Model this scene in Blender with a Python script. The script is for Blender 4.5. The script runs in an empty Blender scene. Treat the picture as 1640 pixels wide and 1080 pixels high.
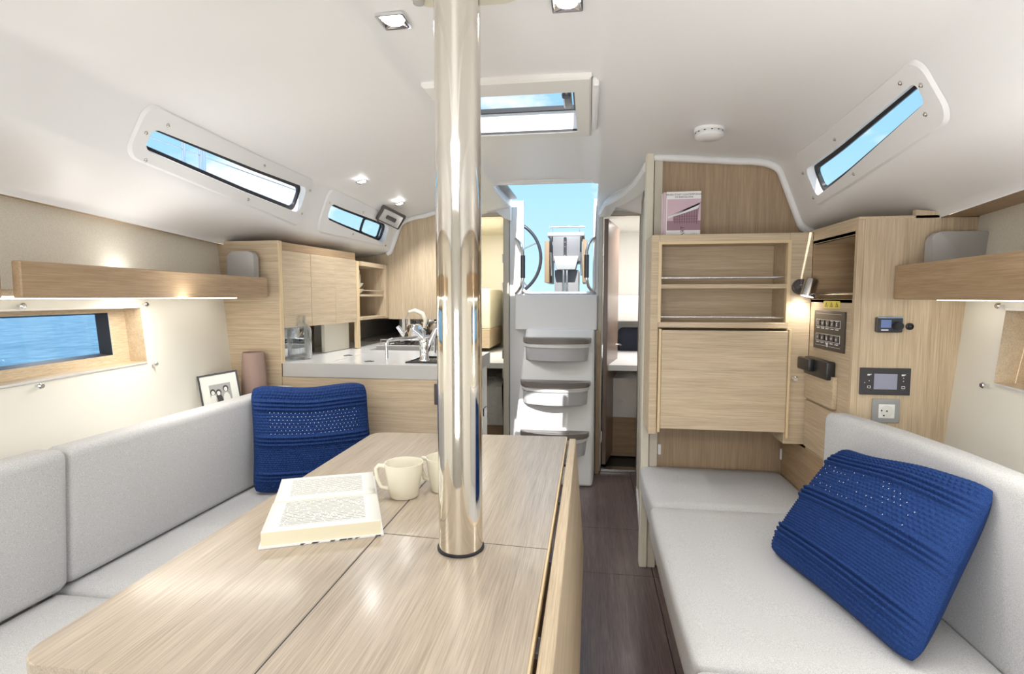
import bpy, bmesh, math, random
from mathutils import Vector, Matrix
random.seed(7)
S = bpy.context.scene
COL = S.collection
PI = math.pi

# ------------------------------------------------------------------ camera
cam_d = bpy.data.cameras.new('camera'); cam = bpy.data.objects.new('camera', cam_d); COL.objects.link(cam)
cam_d.sensor_width = 36.0; cam_d.lens = 860.0 / 1640.0 * 36.0; cam_d.clip_start = 0.02; cam_d.clip_end = 2000
YAW = math.atan(124 / 860); PIT = math.atan(65 / math.hypot(860, 124))
cam.location = (0, 0, 1.23); cam.rotation_euler = (PI / 2 - PIT, 0, YAW)
S.camera = cam

# ------------------------------------------------------------------ colour management
S.view_settings.view_transform = 'Standard'; S.view_settings.look = 'None'
S.view_settings.exposure = 0.48; S.view_settings.gamma = 1.0
S.view_settings.use_curve_mapping = False

# ------------------------------------------------------------------ world: blue sky with cumulus
W = bpy.data.worlds.new('sky'); S.world = W; W.use_nodes = True
nt = W.node_tree; nt.nodes.clear()
def N(tree, t, **kw):
    n = tree.nodes.new(t)
    for k, v in kw.items(): setattr(n, k, v)
    return n
out = N(nt, 'ShaderNodeOutputWorld'); bg = N(nt, 'ShaderNodeBackground'); tc = N(nt, 'ShaderNodeTexCoord')
sep = N(nt, 'ShaderNodeSeparateXYZ'); rmp = N(nt, 'ShaderNodeValToRGB')
nt.links.new(tc.outputs['Generated'], sep.inputs[0]); nt.links.new(sep.outputs['Z'], rmp.inputs[0])
rmp.color_ramp.elements[0].position = 0.0; rmp.color_ramp.elements[0].color = (.52, .76, .90, 1)
rmp.color_ramp.elements[1].position = 0.55; rmp.color_ramp.elements[1].color = (.17, .43, .80, 1)
e = rmp.color_ramp.elements.new(.2); e.color = (.36, .65, .90, 1)
mp = N(nt, 'ShaderNodeMapping'); mp.inputs['Scale'].default_value = (1, 1, 2.0); mp.inputs['Location'].default_value = (1.35, .7, .4)
nz = N(nt, 'ShaderNodeTexNoise'); nz.inputs['Scale'].default_value = 4.2; nz.inputs['Detail'].default_value = 9; nz.inputs['Roughness'].default_value = .58
cr = N(nt, 'ShaderNodeValToRGB'); cr.color_ramp.elements[0].position = .50; cr.color_ramp.elements[1].position = .63
mx = N(nt, 'ShaderNodeMixRGB'); mx.inputs[2].default_value = (.92, .95, 1.0, 1)
nt.links.new(tc.outputs['Generated'], mp.inputs[0]); nt.links.new(mp.outputs[0], nz.inputs['Vector'])
nt.links.new(nz.outputs['Fac'], cr.inputs[0]); nt.links.new(cr.outputs[0], mx.inputs[0]); nt.links.new(rmp.outputs[0], mx.inputs[1])
nt.links.new(mx.outputs[0], bg.inputs[0]); bg.inputs[1].default_value = 0.95
nt.links.new(bg.outputs[0], out.inputs[0])

# ------------------------------------------------------------------ sun and added fill lights
def light(name, kind, loc, energy, color=(1, 1, 1), target=None, **kw):
    d = bpy.data.lights.new(name, kind); d.energy = energy; d.color = color
    for k, v in kw.items(): setattr(d, k, v)
    o = bpy.data.objects.new(name, d); COL.objects.link(o); o.location = loc
    if target is not None:
        o.rotation_euler = (Vector(target) - Vector(loc)).to_track_quat('-Z', 'Y').to_euler()
    return o
light('sun', 'SUN', (0, -6, 8), 6.0, (1, .97, .92), target=(-.35, 1.6, 1.2), angle=.009)
light('fill_behind_camera', 'AREA', (-.25, -1.26, 1.0), 24, (.98, .99, 1), target=(-.25, 1.0, 1.75), shape='RECTANGLE', size=.8, size_y=1.2)  # fill light added behind the viewpoint, tilted up to brighten the ceiling
light('fill_above_camera', 'AREA', (-.25, -.35, 1.83), 8, (.97, .98, 1), target=(-.2, .6, 0), shape='RECTANGLE', size=.9, size_y=.7)  # second fill added overhead, out of view; the roof has no opening here

# ------------------------------------------------------------------ materials
MAT = {}
def mat(name, color, rough=.5, metal=0.0, spec=None, emit=None, estr=0, coat=0):
    m = bpy.data.materials.new(name); m.use_nodes = True; b = m.node_tree.nodes['Principled BSDF']
    b.inputs['Base Color'].default_value = (*color, 1); b.inputs['Roughness'].default_value = rough; b.inputs['Metallic'].default_value = metal
    if spec is not None: b.inputs['Specular IOR Level'].default_value = spec
    if emit: b.inputs['Emission Color'].default_value = (*emit, 1); b.inputs['Emission Strength'].default_value = estr
    if coat: b.inputs['Coat Weight'].default_value = coat; b.inputs['Coat Roughness'].default_value = .15
    MAT[name] = m; return m
def wood(name, light_c, dark_c, axis, rough=.5, fine=170, contrast=1.0, coat=0.0):
    m = mat(name, light_c, rough, coat=coat); t = m.node_tree; b = t.nodes['Principled BSDF']
    tcn = N(t, 'ShaderNodeTexCoord')
    def streak(cross, along, detail, sc=1):
        mpn = N(t, 'ShaderNodeMapping'); v = [cross] * 3; v[axis] = along; mpn.inputs['Scale'].default_value = v
        n = N(t, 'ShaderNodeTexNoise'); n.inputs['Scale'].default_value = sc; n.inputs['Detail'].default_value = detail; n.inputs['Roughness'].default_value = .62
        t.links.new(tcn.outputs['Object'], mpn.inputs[0]); t.links.new(mpn.outputs[0], n.inputs['Vector']); return n
    a = streak(fine * 1.9, 8, 4); c = streak(45, 1.2, 4)
    ad = N(t, 'ShaderNodeMath', operation='MULTIPLY_ADD'); ad.inputs[1].default_value = .62
    ml = N(t, 'ShaderNodeMath', operation='MULTIPLY'); ml.inputs[1].default_value = .38
    t.links.new(c.outputs['Fac'], ml.inputs[0]); t.links.new(a.outputs['Fac'], ad.inputs[0]); t.links.new(ml.outputs[0], ad.inputs[2])
    r = N(t, 'ShaderNodeValToRGB'); r.color_ramp.elements[0].position = .5 - .17 / contrast; r.color_ramp.elements[1].position = .5 + .13 / contrast
    r.color_ramp.elements[0].color = (*dark_c, 1); r.color_ramp.elements[1].color = (*light_c, 1)
    t.links.new(ad.outputs[0], r.inputs[0]); t.links.new(r.outputs[0], b.inputs['Base Color'])
    bp = N(t, 'ShaderNodeBump'); bp.inputs['Strength'].default_value = .12; bp.inputs['Distance'].default_value = .001
    t.links.new(a.outputs['Fac'], bp.inputs['Height']); t.links.new(bp.outputs[0], b.inputs['Normal'])
    return m
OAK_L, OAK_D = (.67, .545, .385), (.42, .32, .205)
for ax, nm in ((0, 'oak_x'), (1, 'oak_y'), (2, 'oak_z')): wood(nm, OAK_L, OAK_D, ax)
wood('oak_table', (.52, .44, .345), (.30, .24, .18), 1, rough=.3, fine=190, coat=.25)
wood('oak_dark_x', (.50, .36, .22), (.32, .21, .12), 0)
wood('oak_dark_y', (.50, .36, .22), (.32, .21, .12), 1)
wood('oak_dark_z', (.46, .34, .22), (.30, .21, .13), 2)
wood('floor_wood', (.165, .118, .110), (.060, .041, .041), 1, rough=.36, fine=120, coat=.2)
wood('door_brown', (.26, .18, .14), (.19, .13, .10), 2, rough=.3)
mat('oak_edge', (.72, .56, .34), .45)
mat('cream_lacquer', (.72, .68, .56), .4)
mat('greige_frame', (.60, .55, .46), .4)
mat('gelcoat', (.86, .86, .86), .42)
mat('white_paint', (.86, .85, .81), .5)
mat('hull_vinyl', (.84, .82, .75), .55)
mat('grey_laminate', (.50, .49, .47), .35)
mat('worktop_white', (.83, .83, .82), .16)
mat('black_plastic', (.018, .018, .02), .35)
mat('rubber_black', (.012, .013, .018), .5)
mat('dark_brown_panel', (.045, .036, .032), .35)
mat('charcoal_panel', (.045, .043, .05), .25)
mat('grey_plastic', (.33, .34, .34), .4)
mat('white_plastic', (.85, .85, .84), .35)
mat('tread_brown', (.23, .20, .185), .4)
mat('step_grey', (.55, .55, .57), .4)
mat('chrome', (.82, .82, .84), .06, 1.0)
mat('steel', (.62, .60, .57), .22, 1.0)
mat('mast_steel', (.76, .72, .65), .06, 1.0)
mat('mirror', (.62, .63, .64), .02, 1.0)
mat('dark_metal', (.10, .09, .09), .3, .6)
mat('ceramic_cream', (.80, .76, .62), .25)
mat('clay_pink', (.34, .235, .20), .7)
mat('paper', (.86, .85, .78), .8)
mat('page_edge', (.80, .74, .55), .8)
mat('ink', (.05, .05, .055), .8)
mat('ink_grey', (.28, .28, .30), .8)
mat('mauve_print', (.33, .20, .25), .6)
mat('mauve_light', (.62, .45, .52), .6)
mat('mauve_dark', (.17, .09, .12), .6)
mat('photo_grey', (.35, .35, .35), .5)
mat('photo_light', (.72, .72, .70), .5)
mat('photo_dark', (.03, .03, .03), .5)
mat('photo_mat', (.74, .76, .72), .4)
mat('sticker_yellow', (.85, .70, .08), .5)
mat('screen_blue', (.10, .13, .25), .1, emit=(.2, .26, .5), estr=.25)
mat('screen_grey', (.30, .32, .42), .15)
mat('print_white', (.8, .8, .82), .5)
mat('lamp_lens', (1, 1, 1), .3, emit=(1, .98, .95), estr=14)
mat('led_strip', (1, 1, 1), .3, emit=(1, .97, .88), estr=6)
mat('duvet', (.84, .82, .77), .9)
mat('cabin_dark_blue', (.02, .025, .045), .8)
mat('teak', (.30, .21, .13), .6); mat('cockpit_grey', (.22, .22, .23), .5); mat('cockpit_light', (.42, .42, .42), .5)
mat('navy_hole', (.75, .78, .85), .9)

def add_bump(m, scale, strength, dist=.001, col_var=None, stretch=(1, 1, 1)):
    t = m.node_tree; b = t.nodes['Principled BSDF']; tcn = N(t, 'ShaderNodeTexCoord')
    mpn = N(t, 'ShaderNodeMapping'); mpn.inputs['Scale'].default_value = stretch
    n = N(t, 'ShaderNodeTexNoise'); n.inputs['Scale'].default_value = scale; n.inputs['Detail'].default_value = 3
    bp = N(t, 'ShaderNodeBump'); bp.inputs['Strength'].default_value = strength; bp.inputs['Distance'].default_value = dist
    t.links.new(tcn.outputs['Object'], mpn.inputs[0]); t.links.new(mpn.outputs[0], n.inputs['Vector'])
    t.links.new(n.outputs['Fac'], bp.inputs['Height']); t.links.new(bp.outputs[0], b.inputs['Normal'])
    if col_var:
        r = N(t, 'ShaderNodeValToRGB'); r.color_ramp.elements[0].position = .36; r.color_ramp.elements[1].position = .62
        r.color_ramp.elements[0].color = (*col_var[0], 1); r.color_ramp.elements[1].color = (*col_var[1], 1)
        t.links.new(n.outputs['Fac'], r.inputs[0]); t.links.new(r.outputs[0], b.inputs['Base Color'])
mat('fabric', (.55, .53, .50), .95, spec=.1); add_bump(MAT['fabric'], 620, .3, .001, ((.42, .42, .425), (.60, .60, .605)))
mat('beige_fabric', (.72, .67, .57), .95, spec=.1); add_bump(MAT['beige_fabric'], 300, .3, .001, ((.74, .69, .59), (.82, .78, .68)))
mat('pad_grey', (.44, .43, .42), .9); add_bump(MAT['pad_grey'], 300, .3)
mat('navy_knit', (.016, .055, .22), .85, spec=.2); add_bump(MAT['navy_knit'], 500, .6, .001, ((.008, .026, .105), (.016, .050, .185)))
add_bump(MAT['duvet'], 14, .6, .03)

def glass_mat(name, tint=(1, 1, 1), gloss=.06):
    m = bpy.data.materials.new(name); m.use_nodes = True; t = m.node_tree; t.nodes.clear()
    o = N(t, 'ShaderNodeOutputMaterial'); a = N(t, 'ShaderNodeBsdfTransparent'); g = N(t, 'ShaderNodeBsdfGlossy'); x = N(t, 'ShaderNodeMixShader')
    a.inputs[0].default_value = (*tint, 1); g.inputs['Roughness'].default_value = .02; x.inputs[0].default_value = gloss
    t.links.new(a.outputs[0], x.inputs[1]); t.links.new(g.outputs[0], x.inputs[2]); t.links.new(x.outputs[0], o.inputs[0]); MAT[name] = m
glass_mat('window_glass', (.96, .98, 1), .03)
glass_mat('hull_glass', (.80, .86, .92), .04)
glass_mat('carafe_glass', (.95, .97, .98), .13)
t = MAT['carafe_glass'].node_tree; lw = N(t, 'ShaderNodeLayerWeight'); lw.inputs['Blend'].default_value = .32
mxs = [n for n in t.nodes if n.type == 'MIX_SHADER'][0]; t.links.new(lw.outputs['Facing'], mxs.inputs[0])
# sea
sm = mat('sea_water', (.03, .17, .33), .22)
t = sm.node_tree; b = t.nodes['Principled BSDF']; tcn = N(t, 'ShaderNodeTexCoord'); mpn = N(t, 'ShaderNodeMapping'); mpn.inputs['Scale'].default_value = (1.2, .45, 1)
n1 = N(t, 'ShaderNodeTexNoise'); n1.inputs['Scale'].default_value = 2.6; n1.inputs['Detail'].default_value = 6
bp = N(t, 'ShaderNodeBump'); bp.inputs['Strength'].default_value = .6; bp.inputs['Distance'].default_value = .35
t.links.new(tcn.outputs['Object'], mpn.inputs[0]); t.links.new(mpn.outputs[0], n1.inputs['Vector']); t.links.new(n1.outputs['Fac'], bp.inputs['Height']); t.links.new(bp.outputs[0], b.inputs['Normal'])
rr = N(t, 'ShaderNodeValToRGB'); rr.color_ramp.elements[0].position = .35; rr.color_ramp.elements[1].position = .68
rr.color_ramp.elements[0].color = (.035, .13, .22, 1); rr.color_ramp.elements[1].color = (.16, .32, .42, 1)
t.links.new(n1.outputs['Fac'], rr.inputs[0]); t.links.new(rr.outputs[0], b.inputs['Base Color'])

# ------------------------------------------------------------------ mesh helpers
V = Vector
def thing(name, label, cat, loc=(0, 0, 0), group=None):
    o = bpy.data.objects.new(name, None); COL.objects.link(o); o.location = loc; o.empty_display_size = .05
    o['label'] = label; o['category'] = cat
    if group: o['group'] = group
    return o
def root(name, loc=(0, 0, 0)):
    o = bpy.data.objects.new(name, None); COL.objects.link(o); o.location = loc; o.empty_display_size = .05; o['kind'] = 'structure'; return o
def tag(o, label, cat, group=None):
    o['label'] = label; o['category'] = cat
    if group: o['group'] = group
    return o
def wloc(p):
    v = V((0, 0, 0))
    while p is not None: v += p.location; p = p.parent
    return v
def obj(name, bm, m, parent=None, smooth=False, local=False):
    me = bpy.data.meshes.new(name); bmesh.ops.recalc_face_normals(bm, faces=bm.faces[:]); bm.to_mesh(me); bm.free()
    ms = m if isinstance(m, (list, tuple)) else [m]
    for x in ms: me.materials.append(MAT[x])
    if smooth:
        me.polygons.foreach_set('use_smooth', [True] * len(me.polygons))
        if smooth != 'all': me.set_sharp_from_angle(angle=math.radians(smooth if smooth is not True else 40))
    o = bpy.data.objects.new(name, me); COL.objects.link(o)
    if parent is not None:
        o.parent = parent
        if not local and parent.type == 'EMPTY': o.matrix_parent_inverse = Matrix.Translation(-wloc(parent))
    return o
def struct(name, bm, m, parent=None, smooth=False):
    o = obj(name, bm, m, parent, smooth)
    if parent is None: o['kind'] = 'structure'
    return o
def addbox(bm, lo, hi, bev=0.0, seg=1, mi=0):
    b2 = bmesh.new(); bmesh.ops.create_cube(b2, size=1)
    lo = V(lo); hi = V(hi)
    for v in b2.verts: v.co = V(((lo[i] + hi[i]) / 2 + v.co[i] * (hi[i] - lo[i])) for i in range(3))
    if bev: bmesh.ops.bevel(b2, geom=b2.edges[:], offset=bev, segments=seg, affect='EDGES', profile=.5)
    merge(bm, b2, mi)
def merge(bm, b2, mi=0):
    mp_ = {v: bm.verts.new(v.co) for v in b2.verts}
    for f in b2.faces:
        try: nf = bm.faces.new([mp_[v] for v in f.verts]); nf.material_index = mi; nf.smooth = f.smooth
        except ValueError: pass
    b2.free()
def box(lo, hi, bev=0.0, seg=1):
    bm = bmesh.new(); addbox(bm, lo, hi, bev, seg); return bm
def hexa(p, bev=0.0, seg=1):
    """eight corners: bottom 4 (ccw) then top 4"""
    bm = bmesh.new(); v = [bm.verts.new(q) for q in p]
    for f in ((3, 2, 1, 0), (4, 5, 6, 7), (0, 1, 5, 4), (1, 2, 6, 5), (2, 3, 7, 6), (3, 0, 4, 7)): bm.faces.new([v[i] for i in f])
    if bev: bmesh.ops.bevel(bm, geom=bm.edges[:], offset=bev, segments=seg, affect='EDGES', profile=.5)
    return bm
def prism(poly, ext, bev=0.0, seg=1):
    """polygon (3-D points) extruded by vector ext"""
    bm = bmesh.new(); ext = V(ext)
    a = [bm.verts.new(V(p)) for p in poly]; c = [bm.verts.new(V(p) + ext) for p in poly]; n = len(a)
    bm.faces.new(a[::-1]); bm.faces.new(c)
    for i in range(n): bm.faces.new((a[i], a[(i + 1) % n], c[(i + 1) % n], c[i]))
    if bev: bmesh.ops.bevel(bm, geom=bm.edges[:], offset=bev, segments=seg, affect='EDGES', profile=.5)
    return bm
def addtube(bm, pts, r, n=10, closed=False, caps=True):
    pts = [V(p) for p in pts]; k = len(pts); rings = []
    for i, p in enumerate(pts):
        d = (pts[(i + 1) % k] - pts[i - 1]) if (closed or 0 < i < k - 1) else (pts[1] - pts[0] if i == 0 else pts[-1] - pts[-2])
        d.normalize()
        if i == 0:
            up = V((0, 0, 1)) if abs(d.z) < .9 else V((1, 0, 0)); x = d.cross(up).normalized()
        else:
            x = (x - d * x.dot(d)).normalized()
        y = d.cross(x); rr_ = r[i] if isinstance(r, (list, tuple)) else r
        rings.append([bm.verts.new(p + (x * math.cos(2 * PI * j / n) + y * math.sin(2 * PI * j / n)) * rr_) for j in range(n)])
    for i in range(k if closed else k - 1):
        a, c = rings[i], rings[(i + 1) % k]
        for j in range(n): bm.faces.new((a[j], a[(j + 1) % n], c[(j + 1) % n], c[j]))
    if caps and not closed: bm.faces.new(rings[0][::-1]); bm.faces.new(rings[-1])
def tube(pts, r, n=10, closed=False):
    bm = bmesh.new(); addtube(bm, pts, r, n, closed); return bm
def lathe(prof, loc=(0, 0, 0), n=28, axis='Z', closed=False):
    """prof: (r, h) list"""
    bm = bmesh.new(); loc = V(loc); rings = []
    def pt(r, h, a):
        c, s = math.cos(a) * r, math.sin(a) * r
        return loc + (V((c, s, h)) if axis == 'Z' else V((c, h, s)) if axis == 'Y' else V((h, c, s)))
    for r, h in prof: rings.append([bm.verts.new(pt(max(r, 1e-4), h, 2 * PI * j / n)) for j in range(n)])
    for i in range(len(rings) - 1):
        for j in range(n): bm.faces.new((rings[i][j], rings[i][(j + 1) % n], rings[i + 1][(j + 1) % n], rings[i + 1][j]))
    if closed:
        for j in range(n): bm.faces.new((rings[-1][j], rings[-1][(j + 1) % n], rings[0][(j + 1) % n], rings[0][j]))
    else:
        bm.faces.new(rings[0][::-1]); bm.faces.new(rings[-1])
    return bm
def loft(rings, caps=True):
    bm = bmesh.new(); rr_ = [[bm.verts.new(V(p)) for p in r] for r in rings]; n = len(rr_[0])
    for i in range(len(rr_) - 1):
        for j in range(n): bm.faces.new((rr_[i][j], rr_[i][(j + 1) % n], rr_[i + 1][(j + 1) % n], rr_[i + 1][j]))
    if caps: bm.faces.new(rr_[0][::-1]); bm.faces.new(rr_[-1])
    return bm
def rrect(w, h, r, n=5):
    """rounded rectangle outline centred, list of (a,b)"""
    o = []
    for cx, cy, a0 in ((w / 2 - r, h / 2 - r, 0), (-w / 2 + r, h / 2 - r, PI / 2), (-w / 2 + r, -h / 2 + r, PI), (w / 2 - r, -h / 2 + r, 1.5 * PI)):
        for i in range(n + 1): a = a0 + PI / 2 * i / n; o.append((cx + r * math.cos(a), cy + r * math.sin(a)))
    return o
def quad(p): 
    bm = bmesh.new(); bm.faces.new([bm.verts.new(V(q)) for q in p]); return bm
def text_mesh(body, size, origin, xdir, ydir, align='LEFT', depth=.0004):
    cu = bpy.data.curves.new('lettering', 'FONT'); cu.body = body; cu.size = size; cu.align_x = align; cu.extrude = depth; cu.resolution_u = 2
    to = bpy.data.objects.new('lettering', cu); COL.objects.link(to)
    dg = bpy.context.evaluated_depsgraph_get(); me = bpy.data.meshes.new_from_object(to.evaluated_get(dg))
    x = V(xdir).normalized(); y = V(ydir).normalized(); z = x.cross(y); o = V(origin)
    bm = bmesh.new(); bm.from_mesh(me)
    for v in bm.verts: v.co = o + x * v.co.x + y * v.co.y + z * v.co.z
    bpy.data.objects.remove(to); bpy.data.curves.remove(cu); bpy.data.meshes.remove(me)
    return bm
def skew_box(nm, p0, p1, z0, z1, th, m, parent, bev=.0015):
    """upright board from plan point p0 to p1, thickness th to its left, built square and turned"""
    L = math.hypot(p1[0] - p0[0], p1[1] - p0[1]); a = math.atan2(-(p1[0] - p0[0]), p1[1] - p0[1])
    o = obj(nm, box((min(0, -th), 0, z0), (max(0, -th), L, z1), bev), m, parent, local=True)
    o.matrix_parent_inverse = Matrix(); o.location = V((p0[0], p0[1], 0)) - wloc(parent); o.rotation_euler = (0, 0, a); return o
def copy_tree(o, loc, parent=None, **props):
    c = o.copy(); COL.objects.link(c); c.location = loc; c.parent = parent
    for k, v in props.items(): c[k] = v
    for ch in o.children:
        d = ch.copy(); COL.objects.link(d); d.parent = c
        for g in ch.children: h = g.copy(); COL.objects.link(h); h.parent = d
    return c

# ------------------------------------------------------------------ boat section
CX = -.253
def interp(tab, y):
    if y <= tab[0][0]: return tab[0][1]
    for (a, va), (b_, vb) in zip(tab, tab[1:]):
        if y <= b_: f = (y - a) / (b_ - a); return va + (vb - va) * f
    return tab[-1][1]
U1 = [(-1.3, .78), (.5, .925), (1.45, .993), (2.0, 1.028), (2.45, 1.035), (2.75, 1.01), (3.3, .93), (3.9, .86)]
Z1 = [(-1.3, 1.79), (2.45, 1.785), (2.8, 1.765), (3.3, 1.70), (3.9, 1.68)]
Z2 = [(-1.3, 1.68), (1.0, 1.625), (1.47, 1.60), (2.1, 1.55), (2.45, 1.51), (3.9, 1.50)]
DU = [(-1.3, .10), (2.45, .107), (3.3, .075), (3.9, .07)]
KQ = [(-1.3, .05), (2.4, .052), (2.8, .085), (3.3, .19), (3.9, .2)]
U3 = [(-1.3, .93), (0, 1.10), (1.2, 1.245), (2.2, 1.355), (2.6, 1.37), (3.3, 1.30), (3.9, 1.28)]
Z3 = [(-1.3, 1.55), (1.2, 1.512), (2.2, 1.478), (2.6, 1.468), (3.9, 1.46)]
ZC = 1.872
def zc(Y, u): return ZC - interp(KQ, Y) * u * u - (.0 if u < .262 else .014)
def wall_pt(side, Y, s_):
    u = interp(U1, Y) + interp(DU, Y) * s_; z = interp(Z1, Y) + (interp(Z2, Y) - interp(Z1, Y)) * s_
    return V((CX + side * u, Y, z))
def wall_n(side, Y):
    a = wall_pt(side, Y, 0); b_ = wall_pt(side, Y, 1); d = (b_ - a).normalized(); e_ = (wall_pt(side, Y + .05, .5) - wall_pt(side, Y - .05, .5)).normalized()
    n = d.cross(e_); n.normalize()
    return n if n.x * side < 0 else -n
def u_h(side, Y, z):
    return ((1.367 + .11 * (Y - 2.2)) if side < 0 else (1.408 + .11 * (Y - 1.85))) + .085 * (z - 1.21)
def hull_pt(side, Y, z, inset=0): return V((CX + side * (u_h(side, Y, z) - inset), Y, z))
def bez(p0, p1, p2, n):
    return [((1 - t) ** 2 * p0[0] + 2 * t * (1 - t) * p1[0] + t * t * p2[0], (1 - t) ** 2 * p0[1] + 2 * t * (1 - t) * p1[1] + t * t * p2[1]) for t in [i / n for i in range(n + 1)]]
SROWS = [.10, .3, .5, .74, .86]
def section(side, Y):
    pts = []; tagl = []
    for u in (0, .10, .20, .255, .272, .30, .45, .6, .72): pts.append((u, zc(Y, u))); tagl.append(('c', u))
    u1, z1, z2, du, u3, z3 = (interp(T, Y) for T in (U1, Z1, Z2, DU, U3, Z3))
    ua = u1 - .16; pa = (ua, zc(Y, ua)); w = lambda s_: (u1 + du * s_, z1 + (z2 - z1) * s_)
    for q in bez(pa, (u1 - .01, z1 + .03), w(.10), 7): pts.append(q); tagl.append(('b', 0))
    tagl[-1] = ('w', .10)
    for s_ in SROWS[1:]: pts.append(w(s_)); tagl.append(('w', s_))
    p2 = w(1.0); p3 = (max(u3, p2[0] + .06), z3)
    pm = (p2[0] * .55 + p3[0] * .45, p2[1] * .55 + p3[1] * .45 + .006)
    for q in bez(w(.86), p2, pm, 5)[1:]: pts.append(q); tagl.append(('b', 1))
    for q in bez(pm, (p3[0] - .02, p3[1] + .02), p3, 4)[1:]: pts.append(q); tagl.append(('b', 2))
    pts.append((p3[0] + .004, p3[1] - .016)); tagl.append(('b', 3))
    return [V((CX + side * a, Y, b_)) for a, b_ in pts], tagl
# windows in the coachroof sides: (Y_fwd, Y_aft, z corners ft, fb, at, ab)
WINS = {1: (-1, 1.45, 2.37, 1.727, 1.668, 1.735, 1.622), 2: (-1, 2.60, 3.18, 1.705, 1.628, 1.665, 1.562), 3: (1, 1.44, 2.21, 1.742, 1.695, 1.712, 1.612)}
HATCH = (.20, 1.70, 2.10); CWAY = (.30, 3.02, 3.78)
ys = sorted(set([-1.3, -1.0, -.7, -.4, 0, .3, .6, .9, 1.1, 1.25, 1.6, 1.9, 2.0, 2.3, 2.45, 2.7, 2.8, 2.9, 3.2, 3.3, 3.45, 3.6, HATCH[1], HATCH[2], CWAY[1], CWAY[2]] +
               [w[1] - .015 for w in WINS.values()] + [w[2] + .015 for w in WINS.values()]))
bm = bmesh.new(); edge_strip = bmesh.new()
for side in (-1, 1):
    grid = []; 
    for y in ys:
        p, tg = section(side, y); grid.append([bm.verts.new(q) for q in p])
    for i in range(len(ys) - 1):
        ym = (ys[i] + ys[i + 1]) / 2
        for j in range(len(tg) - 1):
            a, c = tg[j], tg[j + 1]
            if a[0] == 'c' and c[0] == 'c':
                if c[1] <= HATCH[0] + 1e-6 and HATCH[1] < ym < HATCH[2]: continue
                if c[1] <= CWAY[0] + 1e-6 and CWAY[1] < ym < CWAY[2]: continue
            if a[0] == 'w' and c[0] == 'w' and a[1] >= .09 and c[1] <= .75:
                if any(w[0] == side and w[1] - .02 < ym < w[2] + .02 for w in WINS.values()): continue
            bm.faces.new((grid[i][j], grid[i][j + 1], grid[i + 1][j + 1], grid[i + 1][j]))
    g2 = []
    for y in ys:
        p, _ = section(side, y); q = p[-1]; hx = hull_pt(side, y, q.z)
        g2.append([edge_strip.verts.new(q + V((0, 0, -.001))), edge_strip.verts.new(V((hx.x + side * .03, y, q.z + .004)))])
    for i in range(len(ys) - 1): edge_strip.faces.new((g2[i][0], g2[i][1], g2[i + 1][1], g2[i + 1][0]))
bmesh.ops.remove_doubles(bm, verts=bm.verts[:], dist=1e-5)
struct('ceiling', bm, 'gelcoat', smooth=50)
struct('trim_1', edge_strip, 'oak_dark_y')

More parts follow.
